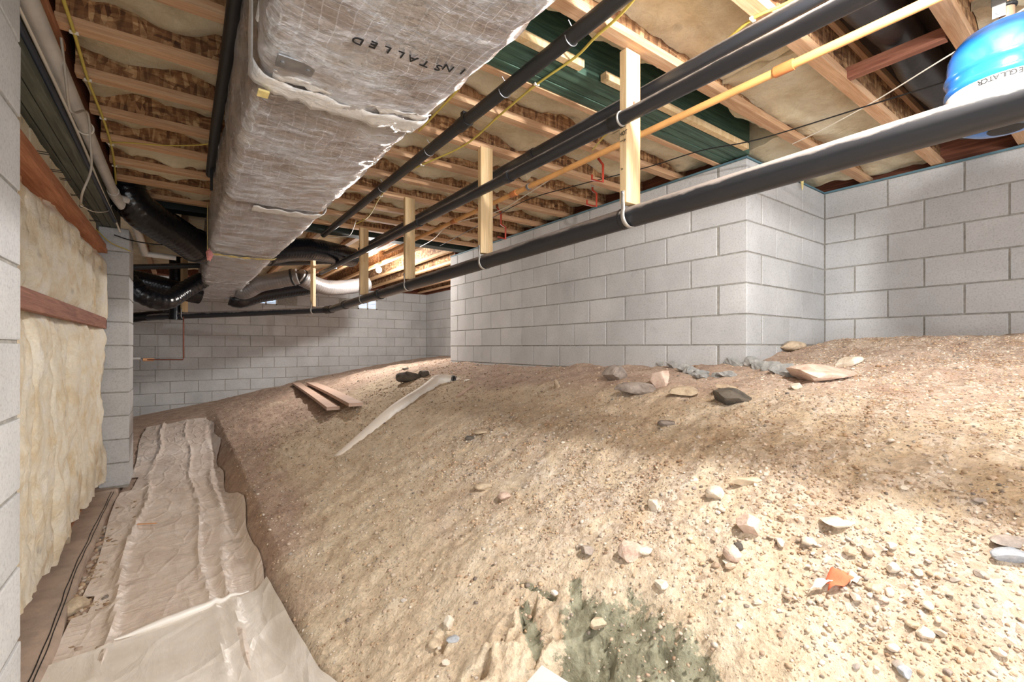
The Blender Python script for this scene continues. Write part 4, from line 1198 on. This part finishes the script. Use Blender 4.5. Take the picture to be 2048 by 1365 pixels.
# strap and bracket above
MB().box((TC.x - .014, TC.y - .006, 1.12), (TC.x + .014, TC.y + .006, SUB)).build('hanger_stem', M['brass'], e, bevel=.001)
MB().tube([(TC.x - .0, TC.y, zt - .004), (TC.x, TC.y, zt + .06)], .02, 14).build('nipple', M['brass'], e, smooth=True)
fa = math.atan2(-TC.y, -TC.x)
Mb = Matrix.Translation((TC.x, TC.y, 0)) @ Matrix.Rotation(fa + PI / 2, 4, 'Z')
MB().box((-.036, -.034, zt + .022), (-.002, -.030, zt + .066), Mb).build('bracket', M['steel'], e, bevel=.001)
MB().box((-.038, -.036, zt + .064), (0, -.030, zt + .12), Mb).build('black_strap', M['rubber'], e, bevel=.001)
MB().tube([Mb @ Vector((-.019, -.034, zt + .040)), Mb @ Vector((-.019, -.040, zt + .040))], .009, 12).build('bolt', M['steel'], e)
MB().tube([(TC.x + .02 * math.cos(a), TC.y + .02 * math.sin(a), zt + .065) for a in np.linspace(0, 2 * PI, 16)], .007, 8).build('clamp', M['rubber'], e)
# lettering upside down round the label, facing the camera
ca = math.atan2(-TC.y, -TC.x)
def label_char(ch, off, size, mat, zc_, nm='label_letter'):
    ang = ca + off
    rr_ = R_ + .0026
    P0 = Vector((TC.x + rr_ * math.cos(ang), TC.y + rr_ * math.sin(ang), zc_))
    out = Vector((math.cos(ang), math.sin(ang), 0)); upv = Vector((0, 0, -1)); rt = upv.cross(out)
    Mx = Matrix(((rt.x, upv.x, out.x, P0.x), (rt.y, upv.y, out.y, P0.y), (rt.z, upv.z, out.z, P0.z), (0, 0, 0, 1)))
    if ch == '#':
        off_ = wloc(e)
        MB().box((0, 0, 0), (size, size * .8, .0006), Mx).build('label_mark', mat, e)
    else:
        text_mesh(ch, size, mat, nm, e, Mx, 1, 1, .0003)
for i, ch in enumerate('REGULATOR'):
    label_char(ch, .32 - i * .085, .023, M['ink'], .900)
for i in range(2):
    label_char('#', .56 - i * .10, .012, M['ink_blue'], .898)

# ================================================================== WINDOWS IN THE FAR WALL
def window(name, x0, x1, z0, z1):
    mb = MB()
    y = YF - .004
    for lo, hi in (((x0, y, z0), (x1, y + .06, z0 + .022)), ((x0, y, z1 - .018), (x1, y + .06, z1)), ((x0, y, z0), (x0 + .022, y + .06, z1)), ((x1 - .022, y, z0), (x1, y + .06, z1)), (((x0 + x1) / 2 - .012, y, z0), ((x0 + x1) / 2 + .012, y + .06, z1))):
        mb.box(lo, hi)
    w = mb.build(name, M['frame_white']); w['kind'] = 'structure'
    xm = (x0 + x1) / 2
    for a, b in ((x0 + .022, xm - .012), (xm + .012, x1 - .022)):
        MB().box((a, y + .03, z0 + .022), (b, y + .036, z1 - .018)).build('pane', M['pane'], w)
        mb = MB()
        for k in range(4):
            zz = z0 + .04 + k * .035
            mb.box((a, y + .012, zz), (b, y + .028, zz + .006))
        mb.build('louver', M['frame_white'], w)
    return w
window('window_1', 1.3 - .19, 1.3 + .20, .825, 1.03)
window('window_2', 3.27 - .21, 3.27 + .21, .825, 1.03)

# ================================================================== THINGS ON THE GROUND
# half-buried white pipe
pa, pb_, pc_ = G(678, 910), G(880, 768), G(936, 762)
e = thing('buried_pipe', 'white plastic pipe half buried across the dirt slope, ending in a banded elbow', 'pipe', pb_)
mid_ = pa.lerp(pb_, .5); mid_.z = H(mid_.x, mid_.y) + .012
path = [pa - Vector((0, 0, .052)), pa.lerp(mid_, .5) + Vector((0, 0, -.022)), mid_, mid_.lerp(pb_, .6) + Vector((0, 0, .018)), pb_ + Vector((-.05, 0, .022))]
MB().tube(smooth_path(path, 6), .060, 24).build('pipe_run', M['pvc_dirty'], e, smooth=True)
el = [pb_ + Vector((-.07, 0, .020)), pb_ + Vector((.0, .01, .035)), pb_ + Vector((.07, .0, .03)), pb_ + Vector((.12, -.03, .02))]
MB().tube(smooth_path(el, 6), .062, 24).build('elbow', M['pvc_dirty'], e, smooth=True)
dd = (el[3] - el[2]).normalized()
coupling(e, el[3] + dd * .02, dd, .066, .05, M['rubber'], 'rubber_coupling')
coupling(e, el[3] + dd * .005, dd, .068, .006, M['steel'], 'clamp_ring'); coupling(e, el[3] + dd * .035, dd, .068, .006, M['steel'], 'clamp_ring')
MB().tube([el[3] + dd * .03, el[3] + dd * .14 - Vector((0, 0, .01)), pc_ - Vector((0, 0, .04))], .055, 24).build('pipe_run', M['pvc_dirty'], e, smooth=True)

def plank(label, a, b, width, thick, mat, name='plank', warp=.02):
    """plank from ground point a to b"""
    a, b = Vector(a), Vector(b); d = b - a; Ln = d.length; d.normalize()
    side = Vector((0, 0, 1)).cross(d).normalized(); up = d.cross(side).normalized()
    c_ = (a + b) / 2
    e = thing(name, label, 'board', c_)
    rows = []
    for i in range(9):
        t_ = i / 8; q = a.lerp(b, t_) + up * (warp * math.sin(PI * t_) + thick)
        rows.append([q - side * width/2 - up * thick, q - side * width/2, q + side * width/2, q + side * width/2 - up * thick, q - side * width/2 - up * thick])
    mb = MB(); mb.grid([r[::-1] for r in rows])
    mb.add(rows[0][:4], [(0, 1, 2, 3)]); mb.add(rows[-1][:4], [(3, 2, 1, 0)])
    mb.build('board', mat, e, bevel=0)
    return e
plank('longer weathered plank lying on the dirt slope, on the pier side', G(592, 770, .006), G(667, 830, .05), .135, .035, M['oldboard'], warp=.01)
plank('shorter weathered plank lying beside the longer one on the dirt slope', G(622, 770, .006), G(712, 823, .05), .14, .035, M['oldboard'], warp=.01)
plank('thin splinter of lath lying beside the buried white pipe', G(915, 795, .002), G(945, 774, .006), .03, .008, M['oldboard'], 'lath', 0)
wb0 = G(1084, 1343)
Mt = Matrix.Translation(wb0 + Vector((0, 0, .014))) @ Matrix.Rotation(math.radians(10), 4, 'Z') @ Matrix.Rotation(math.radians(-14), 4, 'Y')
o = MB().box((-.16, -.14, -.006), (0, 0, .006), Mt).build('board_offcut', M['whiteboard'], None, bevel=.002, loc=wb0)
tag(o, 'corner of a smooth white board at the edge of the dug hole', 'board')

# ---- rocks
def rock_mesh(seed, sub=3, flat=(1, 1, 1), cuts=9, rough=.05):
    r_ = random.Random(seed)
    bm = bmesh.new(); bmesh.ops.create_icosphere(bm, subdivisions=sub, radius=1)
    pl = []
    for _ in range(cuts):
        n = Vector((r_.gauss(0, 1), r_.gauss(0, 1), r_.gauss(0, 1))).normalized()
        pl.append((n, r_.uniform(.5, .85)))
    for v in bm.verts:
        p = v.co.copy()
        for n, h in pl:
            q = p.dot(n)
            if q > h: p -= n * (q - h)
        f_ = 1 + rough * 2 * float(fbm(np.array(p.x * 2.5 + seed), np.array(p.y * 2.5 + p.z * 2), seed % 17, 3))
        v.co = Vector((p.x * flat[0] * f_, p.y * flat[1] * f_, p.z * flat[2] * f_))
    m_ = bpy.data.meshes.new('rock'); bm.to_mesh(m_); bm.free()
    m_.update()
    return m_
def rock(label, px_, py_, w_, h_, mat, seed, name='rock', cat='rock', tall=.6, yaw=None, sink=.3, tilt=0, sub=3, cuts=9):
    g = G(px_, py_ + h_ * .25)
    dist = g.dot(Vector((FX, FY, 0)))
    sx_ = w_ / FPX * dist / 2 * 1.08
    # the seen height mixes the stone's own height and its depth along the ground
    sz_ = max(sx_ * .25, h_ / FPX * dist / 2 * tall * 1.25)
    sy_ = max(sx_ * .5, min(sx_ * 1.1, h_ / FPX * dist * .9))
    m_ = rock_mesh(seed, sub, (1, 1, 1), cuts)
    m_.materials.append(M[mat])
    o = bpy.data.objects.new(name, m_); C.objects.link(o)
    o.scale = (sx_ * 1.1, sy_, sz_ * 1.15)
    o.rotation_euler = (0, math.radians(tilt), -YAW + (yaw or 0))
    o.location = g + Vector((0, 0, sz_ * (1 - sink * 1.6)))
    tag(o, label, cat)
    return o
rock('dark pointed rock jutting from the slope, the one nearest the block wall midspan', 1228, 748, 46, 42, 'rock_grey', 101, tall=.8)
rock('long low brown rock lying between the dark pointed rock and the tan angular one', 1272, 778, 92, 28, 'rock_grey', 102, tall=.5)
rock('tan angular rock perched below the broken concrete', 1319, 760, 42, 40, 'rock_pink', 103, tall=.9)
rock('flat tan rock with a dark underside below the broken concrete', 1372, 784, 58, 30, 'rock_tan', 104)
rock('large olive and dark rock at the lower edge of the broken concrete group', 1460, 792, 74, 44, 'rock_dark', 105, tall=.7)
rock('yellowish cap of stone sitting on the large olive rock', 1452, 783, 44, 26, 'rock_tan', 1105, tall=.6, sink=-.25)
rock('big flat pinkish rock beside the end of the broken concrete', 1640, 742, 130, 60, 'rock_pink', 106, tall=.45, cuts=6)
rock('white pointed rock at the far tip of the big pinkish one', 1695, 722, 46, 28, 'rock_white', 107, tilt=-20)
rock('brown rock resting at the foot of the block wall corner', 1583, 697, 48, 18, 'rock_tan', 108, tall=.8, sink=0)
rock('small reddish rock beside the one at the wall corner', 1560, 699, 18, 12, 'rock_tan', 109, tall=.8, sink=.1)
rock('small white blocky stone below the big pinkish rock', 1591, 773, 28, 15, 'rock_white', 110, tall=.8)
rock('grey-pink boulder standing alone on the lower gravel slope', 1498, 1052, 44, 42, 'rock_pink', 111, tall=.8)
rock('flat white slab of rock on the lower gravel slope', 1671, 1042, 60, 26, 'rock_white', 112, tall=.4)
rock('pale angular rock with a dark shard behind it', 1466, 1108, 32, 32, 'rock_pink', 113, tall=.8)
rock('dark shard leaning behind the pale angular rock', 1477, 1092, 20, 14, 'rock_dark', 114, tall=.8)
rock('bright white lumpy stone near the edge of the pipe shadow', 1431, 989, 32, 28, 'rock_white', 115, tall=.8)
rock('pinkish angular rock above the dug hole, larger of a touching pair', 1261, 1104, 42, 46, 'rock_pink', 116, tall=.7)
rock('white sharp flake touching the pinkish angular rock', 1290, 1099, 34, 20, 'rock_white', 117)
rock('grey wedge of stone just above the dug hole', 1173, 1100, 24, 28, 'rock_grey', 118)
rock('white stone alone in the sandy middle of the slope', 1307, 1010, 26, 26, 'rock_white', 119, tall=.8)
rock('pale stone between the dug hole and the grey-pink boulder', 1322, 1169, 26, 20, 'rock_white', 120)
rock('long upright white stone left of the dug hole', 896, 1240, 24, 62, 'rock_white', 121, tall=.35, yaw=.3)
rock('tan stone with shadowed side in the open sand', 967, 973, 34, 18, 'rock_tan', 122)
rock('pale flat stone beside the tan one in the open sand', 1009, 992, 24, 20, 'rock_pink', 123)
rock('small dark flat flake in the sand below the buried pipe', 942, 874, 24, 14, 'rock_dark', 124, tall=.3)
rock('pale slab half sunk in sand beside the dark flake', 962, 862, 32, 18, 'rock_tan', 125, tall=.3)
rock('grey rock at the frame edge, upper of two', 2020, 1085, 64, 26, 'rock_grey', 126, tall=.7)
rock('blue-grey pointed rock at the frame edge, lower of two', 2030, 1112, 76, 26, 'rock_bluegrey', 127, tall=.8)
rock('flat olive slab at the lower border of the pipe shadow', 1494, 962, 62, 18, 'rock_tan', 128, tall=.4)
rock('grey stone with pink end inside the pipe shadow', 1338, 846, 38, 18, 'rock_grey', 129)
rock('dark lumpy rock in front of the far wall, larger of two', 815, 757, 50, 24, 'rock_dark', 130, tall=.8)
rock('dark lumpy rock in front of the far wall, smaller of two', 846, 748, 22, 16, 'rock_dark', 131, tall=.8)
rock('little dark clod on top of the far lumpy rocks', 812, 738, 14, 8, 'rock_dark', 132)
rock('small tan pyramid of stone in the sand by the block wall', 1113, 772, 14, 16, 'rock_tan', 133, tall=1)
rock('white rounded stone at the bottom edge of the picture, on pale gravel', 1810, 1346, 22, 22, 'rock_bluegrey', 134, tall=.8)
rock('white oblong stone on the pale gravel, beside a smaller one', 1850, 1265, 26, 28, 'rock_white', 135)
rock('tan oblong stone touching the white oblong stone', 1828, 1250, 24, 20, 'rock_tan', 136)
rock('white pebble stone just right of the white oblong one', 1883, 1266, 20, 16, 'rock_white', 137)
rock('blocky beige stone in the small stone cluster by the orange rag', 1750, 1176, 26, 18, 'rock_tan', 138, tall=.8)
rock('white upright stone above the orange rag', 1786, 1137, 18, 22, 'rock_white', 139, tall=.8)
rock('pale stone at the upper end of the cluster above the rag', 1784, 1092, 18, 16, 'rock_white', 140)
rock('tan oblong stone in the middle of the cluster above the rag', 1700, 1103, 26, 20, 'rock_tan', 141)
rock('buff stone at the lower end of the cluster, beyond the blocky one', 1762, 1196, 22, 16, 'rock_pink', 142)
rock('round grey-white stone on the gravel below the cluster', 1858, 1211, 20, 18, 'rock_white', 143)
rock('white rounded stone between the boulder and the flat slab', 1612, 1081, 24, 18, 'rock_white', 144)
rock('white stone just beyond the grey-pink boulder toward the slab', 1562, 1085, 20, 20, 'rock_white', 145)
rock('pale stone resting under the pale angular rock', 1454, 1124, 20, 10, 'rock_white', 146)
rock('white stone low on the slope beneath the pale angular rock', 1512, 1203, 18, 12, 'rock_white', 147)
rock('brown block of stone between the footing ledge and the sheet edge', 150, 1215, 40, 30, 'rock_tan', 148, tall=.8)
rock('grey lump sitting in the dug hole beside the mud', 1195, 1245, 30, 30, 'rock_tan', 149, tall=.6)
rock('flat grey shard tilted in the dug hole', 1020, 1275, 20, 20, 'rock_grey', 150, tall=.6)
rock('grey rock sliver inside the pipe shadow near the frame edge', 1960, 1000, 26, 12, 'rock_grey', 151)
rock('whitish stone in the pipe shadow above the flat white slab', 1805, 975, 18, 12, 'rock_white', 152)
rock('tan pocked stone left of the dug hole by a crack', 870, 1285, 26, 30, 'rock_tan', 153, tall=.4)
rock('blue-grey crumb of mortar beside the long upright stone', 906, 1278, 24, 14, 'rock_bluegrey', 154)

# broken concrete footing edge
e = thing('broken_footing', 'rough grey broken concrete footing poking from the dirt below the wall corner', 'concrete', G(1450, 740))
crn = random.Random(77)
def lump(pix, r_, seed, n_):
    path = smooth_path([G(a, b) for a, b in pix], 10)
    for k in range(n_):
        q = path[int(k / max(1, n_ - 1) * (len(path) - 1))]
        m_ = rock_mesh(seed * 50 + k, 4, (1, 1, 1), 10, .16)
        m_.materials.append(M['conc'])
        o = bpy.data.objects.new('concrete_chunk', m_); C.objects.link(o); o.parent = e
        f = r_ * crn.uniform(.75, 1.2)
        o.scale = (f * 1.5, f * 1.15, f * .8)
        o.rotation_euler = (crn.uniform(-.3, .3), crn.uniform(-.3, .3), math.radians(100) + crn.uniform(-.5, .5))
        o.location = q + Vector((crn.uniform(-.02, .02), crn.uniform(-.01, .01), f * .18)) - Vector(e.location)
lump([(1318, 728), (1345, 733), (1375, 744), (1400, 752)], .055, 3, 6)
lump([(1395, 726), (1440, 728), (1500, 731), (1550, 740), (1585, 752)], .050, 7, 11)
lump([(1390, 752), (1420, 757), (1455, 752)], .035, 11, 4)
lump([(1255, 718), (1285, 722)], .035, 5, 3)

# orange and white rag
e = thing('torn_rag', 'small torn orange and white rag lying on the gravel slope', 'rag', G(1676, 1168))
c_ = G(1676, 1168)
for (dx, dy, w_, h_, m2, nm) in ((0, 0, .032, .022, 'rag', 'cloth'), (-.048, .004, .028, .007, 'rag_white', 'tail'), (.030, -.014, .014, .012, 'rag_white', 'tail')):
    rows = []
    Rv, Uv = Vector((FY, -FX, 0)), Vector((FX, FY, 0))
    for i in range(9):
        row = []
        for j in range(7):
            a, b = i / 4 - 1, j / 3 - 1
            wv = .007 * math.sin(a * 4 + b * 2) + .010 * (1 - a * a)
            p = c_ + Rv * (dx + a * w_ * (1 + .2 * math.sin(b * 5))) + Uv * (dy + b * h_ * (1 - .3 * abs(a)))
            row.append((p.x, p.y, H(p.x, p.y) + .010 + wv))
        rows.append(row)
    mb = MB(); mb.grid(rows); o = mb.build(nm, M[m2], e, smooth=True)
    md = o.modifiers.new('thick', 'SOLIDIFY'); md.thickness = .002
# chip on the sheet
p = W(294, 1049, z=-1.222)
o = MB().box((-.06, -.006, 0), (.06, .006, .006), Matrix.Translation(p) @ Matrix.Rotation(-.5, 4, 'Z')).build('wood_chip', M['chip'], None, loc=p, bevel=.001)
tag(o, 'orange sliver of wood lying on the long plastic sheet', 'wood chip')

# ---- loose stones: individual copies
stone_meshes = []
for s_ in range(10):
    m_ = rock_mesh(500 + s_, 2, (1, .8, .55), 7, .04); m_.materials.append(M['stone']); stone_meshes.append(m_)
r2 = random.Random(99)
cnt = 0
zones = [((1130, 1420), (860, 960), 38), ((1380, 1600), (930, 1080), 55), ((1560, 1840), (1040, 1210), 45), ((1500, 2048), (800, 960), 50), ((1150, 1500), (960, 1160), 24), ((1440, 1800), (1180, 1350), 20), ((1780, 2048), (1120, 1350), 26), ((700, 1150), (880, 1340), 18), ((90, 140), (1240, 1350), 12)]
zlab = ['above the dug hole, along the start of the pipe shadow', 'around the grey-pink boulder', 'around the orange rag', 'on the upper ground near the frame edge', 'in the sandy middle of the slope',
        'below the orange rag at the bottom edge', 'on the pale gravel in the bottom corner', 'in the open sand below the buried pipe', 'between the footing ledge and the plastic sheet']
for ((xa, xb), (ya, yb), n_), zl in zip(zones, zlab):
    for _ in range(n_):
        px_, py_ = r2.uniform(xa, xb), r2.uniform(ya, yb)
        if px_ < 140: px_ = 110 + (1350 - py_) * .42 + r2.uniform(-6, 6)
        g = G(px_, py_)
        dist = g.dot(Vector((FX, FY, 0)))
        s_ = min(.022, abs(r2.lognormvariate(math.log(.0085), .38)))
        o = bpy.data.objects.new('stone', r2.choice(stone_meshes)); C.objects.link(o)
        o.location = g + Vector((0, 0, s_ * .25)); o.scale = (s_, s_, s_)
        o.rotation_euler = (r2.uniform(-.4, .4), r2.uniform(-.4, .4), r2.uniform(0, 6.3))
        tag(o, 'small loose stone ' + zl, 'stone', 'loose stones ' + zl)
        cnt += 1

# ---- gravel: tens of thousands of crumbs, one object
rs_ = np.random.RandomState(5)
bases = []
for s_ in range(6):
    bm = bmesh.new(); bmesh.ops.create_icosphere(bm, subdivisions=1, radius=1)
    v_ = np.array([v.co[:] for v in bm.verts]); f_ = np.array([[v.index for v in f.verts] for f in bm.faces]); bm.free()
    v_ = v_ * (1 + rs_.uniform(-.28, .28, (len(v_), 1))) * np.array([1, .8, .6]); bases.append((v_, f_))
def scatter(name, N, xr_, yr_, dens, smed, sig, smax, mat, parent=None, seed=1):
    R_s = np.random.RandomState(seed)
    xs = R_s.uniform(*xr_, N * 3); ys = yr_[0] + (yr_[1] - yr_[0]) * R_s.rand(N * 3) ** 1.5
    keep = R_s.rand(N * 3) < dens(xs, ys)
    xs, ys = xs[keep][:N], ys[keep][:N]
    n = len(xs)
    zs = H0(xs, ys)
    # follow the fine relief too
    fz = (fbm(xs * 11, ys * 11, 5, 3) * .016 + fbm(xs * 38, ys * 38, 8, 2) * .0085 + vn(xs * 2.2 + ys * 2.0, ys * 17, 9) * .010 * sstep(.4, 1.2, xs)) * (.25 + .75 * sstep(.32, .5, xs))
    zs = zs + fz
    sc = np.minimum(smax, R_s.lognormal(math.log(smed), sig, n)) * (1 + .15 * np.clip(ys, 0, 6))
    V, F = [], []
    base = 0
    for b in range(6):
        ids = np.arange(b, n, 6)
        v_, f_ = bases[b]
        th = R_s.rand(len(ids)) * 6.28; ph = R_s.rand(len(ids)) * 1.2 - .6
        ct, st_, cp, sp = np.cos(th), np.sin(th), np.cos(ph), np.sin(ph)
        x = v_[None, :, 0]; y = v_[None, :, 1]; z = v_[None, :, 2]
        y2 = y * cp[:, None] - z * sp[:, None]; z2 = y * sp[:, None] + z * cp[:, None]
        x3 = x * ct[:, None] - y2 * st_[:, None]; y3 = x * st_[:, None] + y2 * ct[:, None]
        s = sc[ids][:, None]
        vv = np.stack([x3 * s + xs[ids][:, None], y3 * s + ys[ids][:, None], z2 * s + zs[ids][:, None] + s * .15], -1)
        V.append(vv.reshape(-1, 3))
        k = len(v_)
        F.append((f_[None] + (np.arange(len(ids)) * k)[:, None, None] + base).reshape(-1, 3))
        base += k * len(ids)
    V = np.concatenate(V).astype(np.float32); F = np.concatenate(F).astype(np.int32)
    m_ = bpy.data.meshes.new(name)
    m_.vertices.add(len(V)); m_.vertices.foreach_set('co', V.ravel())
    m_.loops.add(F.size); m_.loops.foreach_set('vertex_index', F.ravel())
    m_.polygons.add(len(F)); m_.polygons.foreach_set('loop_start', np.arange(0, F.size, 3, dtype=np.int32)); m_.polygons.foreach_set('loop_total', np.full(len(F), 3, dtype=np.int32))
    m_.update(); m_.materials.append(mat)
    o = bpy.data.objects.new(name, m_); C.objects.link(o)
    return o
def dens(x, y):
    g_ = np.exp(-((x - 1.6) / .45) ** 2) * (1 - sstep(2.4, 3.4, y)) + .8 * sstep(1.9, 2.3, x) * (1 - sstep(1.1, 1.5, y))
    patch = .35 + 1.1 * (vn(x * 5, y * 5, 31) + .35)
    d = np.clip((.22 + .8 * g_) * patch, 0, 1)
    pitm = np.exp(-(((x - .9) / .2) ** 2 + ((y - 1.0) / .2) ** 2))
    d = d * (1 - .9 * pitm) * (x > .36 + .02)
    return np.where((x > X1 - .03) & (y > YC - .02), 0, d)
o = scatter('gravel', 52000, (.38, 4.15), (-.15, 5.2), dens, .0030, .48, .010, M['pebbles'], seed=3)
tag(o, 'fine gravel and crumbs strewn over the dirt slope', 'gravel', kind='stuff')
o = scatter('gravel', 3500, (.36, 4.4), (5.0, 9.7), lambda x, y: np.where((x < 3) | (y > 5.7), .6, 0), .0035, .4, .010, M['pebbles'], seed=8)
tag(o, 'sparse crumbs on the dirt beyond the block wall end', 'gravel', kind='stuff')
o = scatter('gravel', 1800, (-.44, -.28), (.8, 4.9), lambda x, y: x * 0 + 1, .008, .4, .016, M['pebbles'], seed=12)
tag(o, 'narrow strip of gravel showing between the footing ledge and the sheet', 'gravel', kind='stuff')
